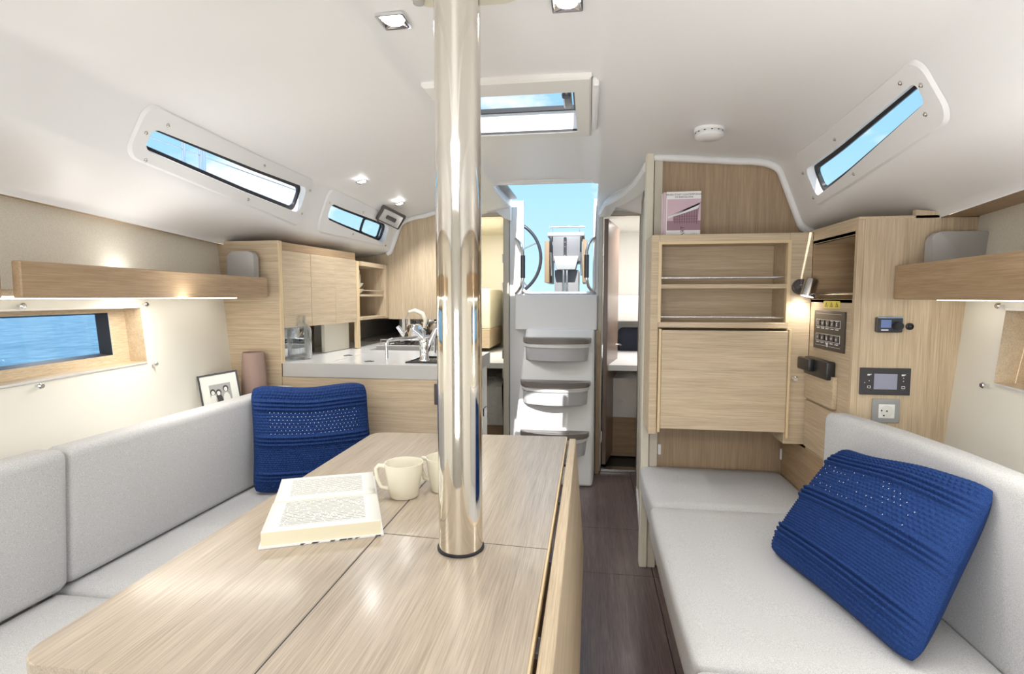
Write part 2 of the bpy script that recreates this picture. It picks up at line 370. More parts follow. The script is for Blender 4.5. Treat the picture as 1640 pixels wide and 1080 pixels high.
def make_window(idx, reveal_mat):
    side, ya, yb, zft, zfb, zat, zab = WINS[idx]
    r = root('window_%d' % idx, (CX + side * 1.05, (ya + yb) / 2, 1.65))
    def at(Y, f, off):
        g = (Y - ya) / (yb - ya); zt = zft + (zat - zft) * g; zb = zfb + (zab - zfb) * g; z = zt + (zb - zt) * f
        z1, z2 = interp(Z1, Y), interp(Z2, Y); s_ = (z1 - z) / (z1 - z2)
        return wall_pt(side, Y, s_) + wall_n(side, Y) * off
    L = yb - ya; ha = .5 * ((zft - zfb) + (zat - zab)); YM = (ya + yb) / 2
    def at_s(Y, s_, off): return wall_pt(side, Y, s_) + wall_n(side, Y) * off
    def outline(w, h, rad):
        base = rrect(w, h, rad, 6); pts = []
        for i in range(len(base)):
            (x0, q0), (x1, q1) = base[i], base[(i + 1) % len(base)]
            m_ = 10 if (i % 7 == 6 and (i // 7) % 2 == 0) else 1
            for k in range(m_): pts.append((x0 + (x1 - x0) * k / m_, q0 + (q1 - q0) * k / m_))
        return pts
    def ring(la, oa, lb, ob, bm_, fa=at, fb=at):
        a = [bm_.verts.new(fa(Y, f, oa)) for Y, f in la]; b2 = [bm_.verts.new(fb(Y, f, ob)) for Y, f in lb]; n = len(a)
        for i in range(n): bm_.faces.new((a[i], a[(i + 1) % n], b2[(i + 1) % n], b2[i]))
    rad = min(.03, .45 * min(zft - zfb, zat - zab))
    inner = [(YM + x, .5 - q / ha) for x, q in outline(L, ha, rad)]
    def outer(g, s0, s1):
        hm = (s1 - s0) * .2
        return [(YM + x, (s0 + s1) / 2 - q / .2) for x, q in outline(L + 2 * g, hm, .045)]
    o1 = outer(.046, .035, .80); o2 = outer(.054, .01, .83)
    b_ = bmesh.new(); ring(o2, .001, o1, .008, b_, at_s, at_s); ring(o1, .008, inner, .008, b_, at_s, at); ring(inner, .008, inner, -.03, b_)
    obj('bezel', b_, reveal_mat, r, smooth=40)
    sh = []
    for Y, f in inner: sh.append(((ya + yb) / 2 + (Y - (ya + yb) / 2) * (1 - .02 / L), .5 + (f - .5) * (1 - .022 / ha)))
    b_ = bmesh.new(); ring(inner, -.020, sh, -.022, b_); ring(sh, -.022, sh, -.034, b_); ring(sh, -.034, inner, -.034, b_); ring(inner, -.034, inner, -.020, b_)
    obj('gasket', b_, 'rubber_black', r)
    b_ = bmesh.new(); b_.faces.new([b_.verts.new(at(Y, f, -.030)) for Y, f in inner]); obj('pane', b_, 'window_glass', r)
    # screws with washers
    spots = [(ya + .045, -.36), (ya - .018, .30), (ya + .02, 1.40), (ya + .62 * L, -.25), (ya + .60 * L, 1.22), (yb + .027, .05), (yb + .024, .98)]
    if idx == 2: spots = [(ya + .5 * L, -.2), (ya + .45 * L, 1.2), (yb + .024, 1.1), (ya - .02, 0)]
    proto = None
    for Y, f in spots:
        c = at(Y, f, .008); nn = wall_n(side, Y)
        if proto is None:
            q = lathe([(.0062, 0), (.0062, .0015), (.0042, .003), (.0034, .0045), (.0015, .005)], n=12); 
            s0 = obj('screw', q, 'steel', r, smooth=30, local=True); proto = s0
        else:
            s0 = proto.copy(); COL.objects.link(s0); s0.parent = r
        s0.matrix_parent_inverse = Matrix(); s0.location = c - r.location; s0.rotation_euler = nn.to_track_quat('Z', 'Y').to_euler()
    return r, at
w1, at1 = make_window(1, 'gelcoat'); w2, at2 = make_window(2, 'gelcoat'); w3, at3 = make_window(3, 'gelcoat')
# opening portlight in the galley window
nn = wall_n(-1, 2.95)
def lp(Y0, Y1, f0, f1, off, rad=.35, n=24):
    o = []
    for i in range(n):
        a = 2 * PI * i / n; c, s_ = math.cos(a), math.sin(a); k = .35
        o.append(at2((Y0 + Y1) / 2 + (Y1 - Y0) / 2 * math.copysign(abs(c) ** k, c), (f0 + f1) / 2 + (f1 - f0) / 2 * math.copysign(abs(s_) ** k, s_), off))
    return o
obj('portlight_frame', tube(lp(2.93, 3.11, .06, .94, -.005), .007, 8, True), 'rubber_black', w2, smooth=60)
hc = at2(3.06, -.45, .075); q_ = V((.35, -.75, -.56)).to_track_quat('Z', 'X').to_matrix().to_4x4() @ Matrix.Rotation(-.45, 4, 'Z')
def hplate(a0, a1, c0, c1, d0, d1, bev=.004):
    b2 = box((a0, c0, d0), (a1, c1, d1), bev, 2); b2.transform(Matrix.Translation(hc) @ q_); return b2
obj('portlight_cover', hplate(-.05, .05, -.075, .075, -.014, .008, .008), 'dark_metal', w2, smooth=40)
obj('portlight_cover_face', hplate(-.038, .038, -.060, .060, .008, .011), 'grey_laminate', w2, smooth=40)
obj('portlight_handle', hplate(-.012, .012, -.03, .03, .011, .022), 'dark_metal', w2, smooth=40)
obj('portlight_hinge', tube([at2(3.04, .0, .0), at2(3.05, -.2, .03), hc], .008), 'dark_metal', w2)

# ------------------------------------------------------------------ hull sides
def hull_wall(name, side, hole, m):
    b_ = bmesh.new(); Ys = sorted(set([-1.3, -.5, .3, hole[0], hole[1], 1.3, 2.2, 2.6, 3.3, 3.9, 5.4])); Zs = [-.02, .4, .7, hole[2], hole[3], 1.23, 1.35, 1.52]
    g = [[b_.verts.new(hull_pt(side, y, z)) for z in Zs] for y in Ys]
    for i in range(len(Ys) - 1):
        for j in range(len(Zs) - 1):
            ym, zm = (Ys[i] + Ys[i + 1]) / 2, (Zs[j] + Zs[j + 1]) / 2
            if hole[0] < ym < hole[1] and hole[2] < zm < hole[3]: continue
            f = b_.faces.new((g[i][j], g[i + 1][j], g[i + 1][j + 1], g[i][j + 1])); f.material_index = 1 if zm > 1.23 and ym < 2.3 else 0
    return struct(name, b_, [m, 'beige_fabric'])
HL = (.80, 1.675, 1.003, 1.192); HR = (.70, 1.645, .993, 1.193)
hull_wall('wall_left', -1, HL, 'hull_vinyl'); hull_wall('wall_right', 1, HR, 'hull_vinyl')
def hull_window(idx, side, h):
    ya, yb, za, zb = h; r = root('window_%d' % idx, hull_pt(side, (ya + yb) / 2, (za + zb) / 2))
    d = V((side, 0, 0)); i1 = (ya + .08, yb - .085, za + .036, zb - .022); dep = .10
    def ringq(h0, o0, h1, o1):
        b_ = bmesh.new()
        A = [b_.verts.new(hull_pt(side, y, z) + d * o0) for y, z in ((h0[0], h0[2]), (h0[1], h0[2]), (h0[1], h0[3]), (h0[0], h0[3]))]
        B = [b_.verts.new(hull_pt(side, y, z) + d * o1) for y, z in ((h1[0], h1[2]), (h1[1], h1[2]), (h1[1], h1[3]), (h1[0], h1[3]))]
        for k in range(4): b_.faces.new((A[k], A[(k + 1) % 4], B[(k + 1) % 4], B[k]))
        return b_
    obj('wood_reveal', ringq(h, -.006, h, .06), 'oak_y', r)
    i0 = (i1[0] - .012, i1[1] + .014, i1[2] - .006, i1[3] + .006)
    obj('inner_frame', ringq(h, .06, i0, .062), 'oak_y', r)
    obj('gasket', ringq(i0, .063, i1, dep), 'rubber_black', r)
    b_ = bmesh.new(); b_.faces.new([b_.verts.new(hull_pt(side, y, z) + d * dep) for y, z in ((i1[0], i1[2]), (i1[1], i1[2]), (i1[1], i1[3]), (i1[0], i1[3]))])
    obj('pane', b_, 'hull_glass', r)
    lip = ringq((ya - .006, yb + .006, za - .006, zb + .006), -.004, h, -.006); obj('edge_lip', lip, 'white_plastic', r)
    proto = None
    for y, z in ((yb + .02, zb + .012), (yb + .03, za - .012), (yb - .44, zb + .014), (yb - .42, za - .016)):
        if proto is None:
            proto = obj('screw', lathe([(.004, 0), (.004, .012), (.0085, .013), (.0085, .018), (.006, .021)], n=14, axis='X'), 'chrome', r, smooth=30, local=True); s0 = proto
        else: s0 = proto.copy(); COL.objects.link(s0); s0.parent = r
        s0.matrix_parent_inverse = Matrix(); s0.location = hull_pt(side, y, z) - r.location
        s0.rotation_euler = (0, 0, 0) if side < 0 else (0, 0, PI)
    return r
hull_window(4, -1, HL); hull_window(5, 1, HR)

# ------------------------------------------------------------------ floor and bulkheads
fl = root('floor', (0, 1.8, 0))
obj('floor_base', box((-2.0, -1.3, -.05), (2.0, 5.4, -.008)), 'black_plastic', fl)
cuts = [-1.3, .55, 1.56, 2.345, 2.82, 3.78]; xs_ = [-1.7, -.72, .292, 1.5]
for i in range(len(cuts) - 1):
    for j in range(3):
        obj('floor_panel', box((xs_[j] + .0015, cuts[i] + .0015, -.008), (xs_[j + 1] - .0015, cuts[i + 1] - .0015, 0), .0008), 'floor_wood', fl)
# bulkhead in front (behind the camera)
struct('wall_front', box((-1.4, -1.32, 0), (.95, -1.30, 1.9)), 'white_paint')
# bulkhead with the companionway and the two aft-cabin doors
YB = 3.78
bm = bmesh.new()
for lo, hi in (((-1.30, YB, 0), (-1.0, YB + .03, 1.9)), ((-1.0, YB, 1.80), (-.56, YB + .03, 1.9)), ((.06, YB, 1.786), (.9, YB + .03, 1.9)), ((.335, YB, 0), (.9, YB + .03, 1.786))): addbox(bm, lo, hi)
struct('wall_back', bm, 'oak_dark_z')
bm = bmesh.new()
for lo, hi in (((-.56, YB, 0), (-.464, YB + .05, 1.9)), ((.024, YB, 0), (.06, YB + .05, 1.9)), ((-.464, YB, 0), (.024, YB + .05, 1.25))): addbox(bm, lo, hi)
struct('trim_2', bm, 'gelcoat')
# rounded U rim round the companionway
rim = []
for x, z in [(-.47, 1.86)] + [(-.47 + .06 * (1 - math.cos(a)), 1.30 - .045 * math.sin(a)) for a in [PI / 2 * i / 6 for i in range(7)]] + \
        [(.03 - .06 * (1 - math.cos(a)), 1.30 - .045 * math.sin(a)) for a in [PI / 2 * i / 6 for i in range(6, -1, -1)]] + [(.03, 1.86)]: rim.append((x, YB - .008, z))
struct('trim_3', tube(rim, .011, 8), 'gelcoat', smooth=60)
# corner fillets under the rim
bm = bmesh.new()
for cx_, sg in ((-.47, 1), (.03, -1)):
    poly = [(cx_, YB, 1.25)] + [(cx_ + sg * .06 * (1 - math.cos(a)), YB, 1.30 - .045 * math.sin(a)) for a in [PI / 2 * i / 6 for i in range(7)]]
    merge(bm, prism(poly, (0, .05, 0)))
struct('trim_4', bm, 'gelcoat')
# roof coaming of the companionway
bm = bmesh.new()
xl, xr = CX - CWAY[0], CX + CWAY[0]
addbox(bm, (xl - .03, CWAY[1] - .03, 1.862), (xr + .03, CWAY[1], 1.92)); addbox(bm, (xl - .03, CWAY[1], 1.855), (xl, 3.85, 1.95)); addbox(bm, (xr, CWAY[1], 1.855), (xr + .03, 3.85, 1.95))
struct('trim_5', bm, 'gelcoat')
addl = bmesh.new()
addtube(addl, [(xl - .006, CWAY[1] - .01, 1.860), (xr + .006, CWAY[1] - .01, 1.860)], .010, 8); addtube(addl, [(xl - .004, CWAY[1] - .01, 1.858), (xl - .004, YB, 1.856)], .010, 8); addtube(addl, [(xr + .004, CWAY[1] - .01, 1.858), (xr + .004, YB, 1.856)], .010, 8)
struct('trim_6', addl, 'gelcoat', smooth=60)
# sliding roof hatch runner seen in the left corner
obj_h = struct('trim_7', hexa([(xl, 3.12, 1.90), (xl + .05, 3.12, 1.90), (xl + .05, 3.72, 1.90), (xl, 3.72, 1.90), (xl, 3.12, 1.915), (xl + .05, 3.12, 1.915), (xl + .05, 3.72, 1.915), (xl, 3.72, 1.915)], .003), 'grey_plastic')

# aft cabins behind the doors
def cabin_shell(name, x0, x1, x0b, x1b, m):
    b_ = bmesh.new(); y0_, y1_ = YB + .06, 5.3
    merge(b_, hexa([(x0b, y1_, 0), (x1b, y1_, 0), (x1b, 5.33, 0), (x0b, 5.33, 0), (x0b, y1_, 1.87), (x1b, y1_, 1.87), (x1b, 5.33, 1.87), (x0b, 5.33, 1.87)]))
    for zz_ in (1.84,): merge(b_, hexa([(x0, y0_, zz_), (x1, y0_, zz_), (x1b, 5.33, zz_), (x0b, 5.33, zz_), (x0, y0_, zz_ + .03), (x1, y0_, zz_ + .03), (x1b, 5.33, zz_ + .03), (x0b, 5.33, zz_ + .03)]))
    for a, c, d in ((x0, x0b, -.02), (x1, x1b, .02)): merge(b_, hexa([(a, y0_, 0), (a + d, y0_, 0), (c + d, 5.33, 0), (c, 5.33, 0), (a, y0_, 1.87), (a + d, y0_, 1.87), (c + d, 5.33, 1.87), (c, 5.33, 1.87)]))
    return struct(name, b_, m)
cabin_shell('wall_aft_cabin_left', -1.33, -.60, -1.40, -.84, 'cream_lacquer'); cabin_shell('wall_aft_cabin_right', .09, 1.1, .13, 1.1, 'white_paint')
light('aft_cabin_fill_light', 'AREA', (-1.02, 4.3, 1.8), 10, (1, .97, .92), target=(-1.0, 4.5, 0), size=.3)  # fill light added to brighten the left aft cabin, no fixture
light('aft_cabin_fill_light', 'AREA', (.5, 4.3, 1.8), 8, (1, .97, .95), target=(.5, 4.5, 0), size=.3)  # same kind of added fill, for the linen in the right cabin
def berth(label, x0, x1, y0, z, group, k0=0, k1=0):
    r = thing('berth', label, 'bed', ((x0 + x1) / 2, y0 + .4, 0))
    dY = 5.28 - y0; zb_ = z - .32
    obj('base', hexa([(x0, y0, 0), (x1, y0, 0), (x1 + k1 * dY, 5.28, 0), (x0 + k0 * dY, 5.28, 0), (x0, y0, zb_), (x1, y0, zb_), (x1 + k1 * dY, 5.28, zb_), (x0 + k0 * dY, 5.28, zb_)], .004), 'oak_dark_x', r)
    b_ = bmesh.new(); nx, ny = 16, 18; g = []
    for i in range(nx + 1):
        row = []
        for j in range(ny + 1):
            y = y0 - .01 + (5.27 - y0) * j / ny; xa_, xb_ = x0 + k0 * (y - y0), x1 + k1 * (y - y0); x = xa_ + (xb_ - xa_) * i / nx
            zz = z + .012 * math.sin(i * 1.7 + j) + .01 * math.sin(j * 2.3)
            if j == 0: zz = z - .33
            elif j == 1: y = y0 - .012; zz = z - .03
            row.append(b_.verts.new((x, y, zz)))
        g.append(row)
    for i in range(nx):
        for j in range(ny): b_.faces.new((g[i][j], g[i + 1][j], g[i + 1][j + 1], g[i][j + 1]))
    obj('duvet', b_, 'duvet', r, smooth=80)
    return r
bl = berth('white duvet berth seen through the doorway beside the galley', -1.31, -.645, 4.0, .58, None, 0, -.165)
br = berth('white duvet berth seen through the doorway right of the companionway', .125, 1.08, 4.15, .64, None, .03, 0)
sh = thing('wall_locker', 'cream locker with oak base above the left aft berth', 'locker', (-1.1, 4.9, .9))
obj('body', box((-1.33, 4.62, .95), (-.86, 5.28, 1.30), .006), 'cream_lacquer', sh); obj('base_rail', box((-1.33, 4.60, .78), (-.86, 5.28, .95), .004), 'oak_x', sh)
tag(obj('pillow', box((.26, 4.95, .66), (.60, 5.10, .95), .05, 4), 'cabin_dark_blue', smooth=60), 'dark navy pillow at the head of the right aft berth', 'pillow')
tag(obj('locker_shelf', prism([(.16, 4.7, 1.02), (1.08, 4.7, 1.02), (1.08, 5.28, 1.02), (.16, 5.28, 1.02)], (0, 0, .22), .02, 2), 'white_paint', smooth=40), 'white moulded locker above the right aft berth', 'locker')

# door frames and doors
def frame(name, x0, x1, z1, y, w, m, dpt=.05, sill=None):
    r = root(name, ((x0 + x1) / 2, y, 0)); b_ = bmesh.new()
    addbox(b_, (x0 - w, y - .018, 0), (x0, y + dpt, z1 + w), .003); addbox(b_, (x1, y - .018, 0), (x1 + w, y + dpt, z1 + w), .003); addbox(b_, (x0, y - .018, z1), (x1, y + dpt, z1 + w), .003)
    obj('frame', b_, m, r)
    if sill: obj('sill', box((x0, y - .02, 0), (x1, y + .06, .018), .003), sill, r)
    return r
d1 = frame('door_1', .085, .335, 1.786, YB, .028, 'greige_frame', sill='steel')
# open leaf hinged on the left, swung into the cabin
lf = hexa([(.095, YB + .05, .03), (.125, YB + .05, .03), (.225, YB + .56, .03), (.200, YB + .57, .03), (.095, YB + .05, 1.77), (.125, YB + .05, 1.77), (.225, YB + .56, 1.77), (.200, YB + .57, 1.77)], .003)
lfo = obj('leaf', lf, 'door_brown', d1)
obj('handle', tube([(.205, YB + .48, .86), (.235, YB + .475, .86), (.24, YB + .42, .86)], .007), 'chrome', lfo, smooth=60)
for z in (1.55, .86, .25): obj('hinge', box((.086, YB - .0205, z - .04), (.094, YB + .02, z + .04), .001), 'steel', d1)
d2 = frame('door_2', -1.0, -.605, 1.80, YB, .04, 'greige_frame')
for z in (1.5, 1.3, .82, .68): obj('hinge', box((-.613, YB - .02, z - .03), (-.605, YB + .03, z + .03), .001), 'steel', d2)
lf2 = hexa([(-1.0, YB + .05, .03), (-.97, YB + .05, .03), (-1.02, YB + .5, .03), (-1.05, YB + .5, .03), (-1.0, YB + .05, 1.78), (-.97, YB + .05, 1.78), (-1.02, YB + .5, 1.78), (-1.05, YB + .5, 1.78)], .003)
obj('leaf', lf2, 'cream_lacquer', d2)
# side wall of the heads compartment, with its sliding door
XS = lambda y: .262 + (y - 2.45) * .0545
r = root('wall_heads', (.3, 3.1, 0))
obj('panel', hexa([(XS(2.43) + .012, 2.43, 0), (XS(2.43) + .045, 2.43, 0), (XS(3.76) + .045, 3.76, 0), (XS(3.76) + .012, 3.76, 0), (XS(2.43) + .012, 2.43, 1.9), (XS(2.43) + .045, 2.43, 1.9), (XS(3.76) + .045, 3.76, 1.9), (XS(3.76) + .012, 3.76, 1.9)]), 'greige_frame', r)
d3 = root('door_3', (.29, 2.9, 0))
def slab(y0, y1, z0, z1, off, th, m, nm, p): 
    return obj(nm, hexa([(XS(y0) + off, y0, z0), (XS(y0) + off + th, y0, z0), (XS(y1) + off + th, y1, z0), (XS(y1) + off, y1, z0), (XS(y0) + off, y0, z1), (XS(y0) + off + th, y0, z1), (XS(y1) + off + th, y1, z1), (XS(y1) + off, y1, z1)], .002), m, p)
slab(2.62, 3.28, .06, 1.78, -.004, .014, 'cream_lacquer', 'leaf', d3)
slab(2.56, 2.61, 0, 1.83, -.010, .02, 'greige_frame', 'frame', d3); slab(3.29, 3.34, 0, 1.83, -.010, .02, 'greige_frame', 'frame', d3); slab(2.56, 3.34, 1.79, 1.83, -.010, .02, 'greige_frame', 'frame', d3)
slab(2.56, 3.34, 0, .055, -.012, .02, 'gelcoat', 'sill', d3); slab(2.635, 2.66, .84, .91, -.010, .012, 'steel', 'latch', d3)

# bulkhead behind the chart cabinet, cut to the roof section
YR = 2.45
sec, tg = section(1, YR); poly = []
for p in sec:
    if p.x >= .25: poly.append((p.x, YR, p.z - .004))
poly = [(.248, YR, 0), (.248, YR, zc(YR, .5) - .004)] + poly[:-1] + [(1.26, YR, 1.46), (1.22, YR, 0)]
struct('wall_chart_bulkhead', prism(poly, (0, .025, 0)), 'oak_dark_z')
# white roof moulding along its top edge
mo = [p + V((0, YR - .012 - p.y, -.012)) for p, g in zip(sec, tg) if p.x >= .24 and p.z > 1.495 and p.x < .93]
mo = [V((.245, YR - .012, zc(YR, .5) - .012))] + mo
struct('trim_8', tube(mo, .016, 8), 'gelcoat', smooth=60)
struct('trim_9', box((.236, YR - .03, 0), (.27, YR + .03, 1.862), .004), 'cream_lacquer')
# stepped roof moulding running aft to the companionway
prf = [(.0, 0), (.0, -.03), (-.02, -.045), (-.03, -.07), (-.02, -.085), (.05, -.09), (.05, 0)]
path = [(.252, 2.47, 1.862), (.235, 2.75, 1.86), (.20, 3.02, 1.862), (.15, 3.15, 1.85), (.105, 3.35, 1.86), (.08, 3.76, 1.865)]
struct('trim_10', loft([[(x + a, y, z + h) for a, h in prf] for x, y, z in path]), 'gelcoat', smooth=50)
struct('trim_11', prism([(.06, 3.70, 1.862), (.32, 3.70, 1.862), (.32, 3.70, 1.80), (.14, 3.70, 1.815), (.115, 3.70, 1.78), (.06, 3.70, 1.765)], (0, .078, 0), .006, 2), 'gelcoat', smooth=40)
struct('trim_12', prism([(-1.05, 3.70, 1.84), (-.545, 3.70, 1.862), (-.545, 3.70, 1.755), (-.60, 3.70, 1.775), (-.64, 3.70, 1.82), (-1.05, 3.70, 1.815)], (0, .078, 0), .006, 2), 'gelcoat', smooth=40)

# galley aft bulkhead
YG = 3.30
sec, tg = section(-1, YG); poly = [(-.84, YG, 0), (-.84, YG, zc(YG, .587) - .003)] + [(p.x, YG, p.z - .003) for p in sec if p.x < -.84][:-1] + [(-1.72, YG, 1.45), (-1.69, YG, 0)]
struct('wall_galley', prism(poly, (0, .03, 0)), 'oak_z')
mo = [p + V((0, -.012, -.010)) for p in sec if p.x < -.80 and p.z > 1.505]
struct('trim_13', tube(mo, .015, 8), 'gelcoat', smooth=60)
struct('trim_14', box((-.86, YG, 0), (-.835, YB, 1.85)), 'greige_frame')

# ------------------------------------------------------------------ skylight hatch
hx0, hx1 = CX - HATCH[0], CX + HATCH[0]; hy0, hy1 = HATCH[1], HATCH[2]
r = root('window_6', (CX, (hy0 + hy1) / 2, 1.87))
def rectring(bm_, a, za, b_, zb):
    A = [bm_.verts.new((x, y, za)) for x, y in ((a[0], a[2]), (a[1], a[2]), (a[1], a[3]), (a[0], a[3]))]; B = [bm_.verts.new((x, y, zb)) for x, y in ((b_[0], b_[2]), (b_[1], b_[2]), (b_[1], b_[3]), (b_[0], b_[3]))]
    for k in range(4): bm_.faces.new((A[k], A[(k + 1) % 4], B[(k + 1) % 4], B[k]))
b_ = bmesh.new(); o4 = (CX - .252, CX + .252, 1.60, 2.165); o3 = (CX - .245, CX + .245, 1.607, 2.158); i3 = (hx0, hx1, hy0, hy1)
rectring(b_, o4, 1.872, o4, 1.858); rectring(b_, o4, 1.858, o3, 1.853); rectring(b_, o3, 1.853, i3, 1.853); obj('trim_frame', b_, 'white_paint', r)
b_ = bmesh.new(); rectring(b_, i3, 1.853, i3, 1.935); obj('coaming', b_, 'gelcoat', r)
b_ = bmesh.new(); g3 = (hx0 + .012, hx1 - .012, hy0 + .012, hy1 - .012); rectring(b_, i3, 1.934, g3, 1.934); rectring(b_, g3, 1.934, g3, 1.95); obj('gasket', b_, 'rubber_black', r)
obj('pane', quad([(hx0, hy0, 1.945), (hx1, hy0, 1.945), (hx1, hy1, 1.945), (hx0, hy1, 1.945)]), 'window_glass', r)
obj('seal_strip', box((hx0, hy1 - .004, 1.857), (hx1, hy1 - .001, 1.864)), 'dark_metal', r)
hd = obj('handle', box((hx1 - .045, hy0 + .12, 1.905), (hx1 - .015, hy0 + .30, 1.922), .005), 'dark_metal', r); obj('knob', lathe([(.014, 0), (.016, .01), (.012, .02)], (hx1 - .03, hy0 + .13, 1.885), 14), 'black_plastic', hd, smooth=40)
# roll blind housing beside the hatch
bh = thing('blind_housing', 'white blind housing strip along the right edge of the roof hatch', 'blind', (.012, 1.88, 1.85))
obj('housing', box((.001, 1.62, 1.838), (.022, 2.05, 1.869), .008, 2), 'white_plastic', bh, smooth=40)

# ------------------------------------------------------------------ ceiling lamps
def downlight(x, y, z, nrm, label, size=.068, energy=9):
    r = thing('ceiling_spotlight', label, 'light', (x, y, z), 'recessed ceiling spotlights')
    q = V(nrm).to_track_quat('Z', 'Y').to_matrix().to_4x4()
    b_ = bmesh.new(); h = size / 2; A = rrect(size, size, .004, 2); B = rrect(size * .86, size * .86, .004, 2); D = [(math.cos(2 * PI * i / len(A) + PI / 4) * size * .36, math.sin(2 * PI * i / len(A) + PI / 4) * size * .36) for i in range(len(A))]
    lv = [[b_.verts.new((a, c, zz)) for a, c in L] for L, zz in ((A, -.001), (A, .005), (B, .005), (D, -.002))]
    for i in range(3):
        for j in range(len(A)): b_.faces.new((lv[i][j], lv[i][(j + 1) % len(A)], lv[i + 1][(j + 1) % len(A)], lv[i + 1][j]))
    b_.transform(q); o = obj('bezel', b_, 'chrome', r, local=True)
    l_ = lathe([(.001, -.001), (size * .36, -.001), (size * .34, .003), (size * .2, .006), (.001, .007)], n=20); l_.transform(q); obj('lens', l_, 'lamp_lens', r, local=True, smooth=40)
    lo = V((x, y, z)) + V(nrm).normalized() * .02
    light('spotlight_light', 'SPOT', lo, energy, (1, .985, .965), target=lo + V(nrm), spot_size=2.3, spot_blend=.7, shadow_soft_size=.03)
    return r
downlight(-.455, 1.24, zc(1.24, .20) - .002, (0, 0, -1), 'square chrome ceiling spotlight left of the steel mast post', energy=8)
downlight(-.055, 1.22, zc(1.22, .20) - .002, (0, 0, -1), 'square chrome ceiling spotlight right of the steel mast post', energy=8)
downlight(-1.115, 2.56, zc(2.56, .862) - .012, (.25, 0, -1), 'small spotlight over the galley, nearer of two', .05, 11)
downlight(-1.075, 2.98, zc(2.98, .822) - .014, (.3, 0, -1), 'small spotlight over the galley, nearest the wood bulkhead', .05, 12)
# spot lights added as fill behind the viewpoint, without fixtures
for x in (-.65, .15): light('fill_spot_behind_camera', 'SPOT', (x, -.15, 1.83), 5, (1, .97, .93), target=(x, .1, 0), spot_size=2.6, spot_blend=.8, shadow_soft_size=.06)

sd = thing('smoke_alarm', 'round white smoke alarm on the ceiling above the chart shelves', 'smoke alarm', (.421, 2.07, 1.845))
zz = zc(2.07, .67)
obj('base', lathe([(.052, zz + .004), (.052, zz - .010), (.047, zz - .012)], (.421, 2.07, 0), 28), 'white_plastic', sd, smooth=40)
b_ = bmesh.new()
for i in range(12):
    a = 2 * PI * i / 12; merge(b_, lathe([(.003, 0), (.003, .004)], (.421 + math.cos(a) * .046, 2.07 + math.sin(a) * .046, zz - .0155), 6))
obj('vent_slots', b_, 'dark_metal', sd)
obj('cover', lathe([(.045, zz - .012), (.050, zz - .018), (.050, zz - .028), (.040, zz - .036), (.001, zz - .038)], (.421, 2.07, 0), 28), 'white_plastic', sd, smooth=40)
dv = thing('mast_collar', 'beige ceiling collar around the top of the mast post', 'collar', (CX, 1.03, 1.85))
obj('plate', prism([(CX + a, 1.035 + c, 1.848) for a, c in rrect(.26, .27, .06, 6)], (0, 0, .022), .004), 'cream_lacquer', dv, smooth=40)
for dx in (-.105, .105): obj('bolt', lathe([(.012, 1.838), (.014, 1.848)], (CX + dx, 1.125, 0), 14), 'steel', dv)

# ------------------------------------------------------------------ mast post
ms = thing('mast_post', 'polished stainless steel mast post standing through the saloon table', 'post', (-.2545, 1.035, 0))
obj('tube', lathe([(.0445, .0), (.0445, 1.86)], (-.2545, 1.035, 0), 64), 'mast_steel', ms, smooth=40)
obj('base_ring', lathe([(.0445, .7205), (.0475, .7205), (.0475, .7245), (.0445, .726)], (-.2545, 1.035, 0), 64), 'rubber_black', ms, smooth=40)

# ------------------------------------------------------------------ saloon table
TZ = .72
tb = thing('saloon_table', 'light oak drop-leaf saloon table around the steel post', 'table', (-.44, 1.2, 0))
g_ = .0012
def arc(cx_, cy_, r_, a0, a1, n=6): return [(cx_ + r_ * math.cos(a0 + (a1 - a0) * i / n), cy_ + r_ * math.sin(a0 + (a1 - a0) * i / n)) for i in range(n + 1)]
pl = [(-.4455, .608), (-.4455, 1.925), (-.755, 1.905)] + arc(-.757, 1.862, .043, PI / 2, PI)[1:] + arc(-.757, .651, .043, PI, 1.5 * PI)
obj('top_leaf', prism([(x, y, TZ - .028) for x, y in pl[::-1]], (0, 0, .028), .0025, 2), 'oak_table', tb)
for a, b2 in ((.608, 1.064 - g_), (1.064 + g_, 1.935)):
    obj('top_panel', prism([(x, y, TZ - .028) for x, y in ((-.4435, a + (.012 if a > 1 else 0)), (-.079, a - (.010 if a > 1 else 0)), (-.079, b2 + (.008 if b2 > 1.5 else -.010)), (-.4435, b2 + (-.01 if b2 > 1.5 else .012)))], (0, 0, .028), .002, 2), 'oak_table', tb)
obj('joint_strip', box((-.4460, .612, TZ - .01), (-.4430, 1.92, TZ - .0012)), 'ink', tb)
obj('joint_strip', prism([(-.4434, 1.0735, TZ - .01), (-.0795, 1.0525, TZ - .01), (-.0795, 1.0565, TZ - .01), (-.4434, 1.0775, TZ - .01)], (0, 0, .0088)), 'ink', tb)
obj('edge_strip', box((-.079, .608, TZ - .028), (-.0755, 1.94, TZ - .0015)), 'oak_edge', tb)
lf = hexa([(-.041, .50, .30), (-.017, .50, .30), (-.012, 1.945, .30), (-.036, 1.945, .30), (-.0685, .50, .712), (-.0445, .50, .712), (-.044, 1.945, .712), (-.068, 1.945, .712)], .003, 2)
lfo = obj('drop_leaf', lf, 'oak_y', tb)
for y in (.78, 1.06, 1.38, 1.7): obj('hinge', box((-.0755, y - .02, .690), (-.068, y + .02, .700), .001), 'dark_metal', lfo)
obj('centre_box', box((-.50, .70, .0), (-.10, 1.85, .28), .004), 'oak_y', tb)
obj('upper_box', box((-.40, .75, .28), (-.12, 1.80, .692), .004), 'oak_dark_y', tb)

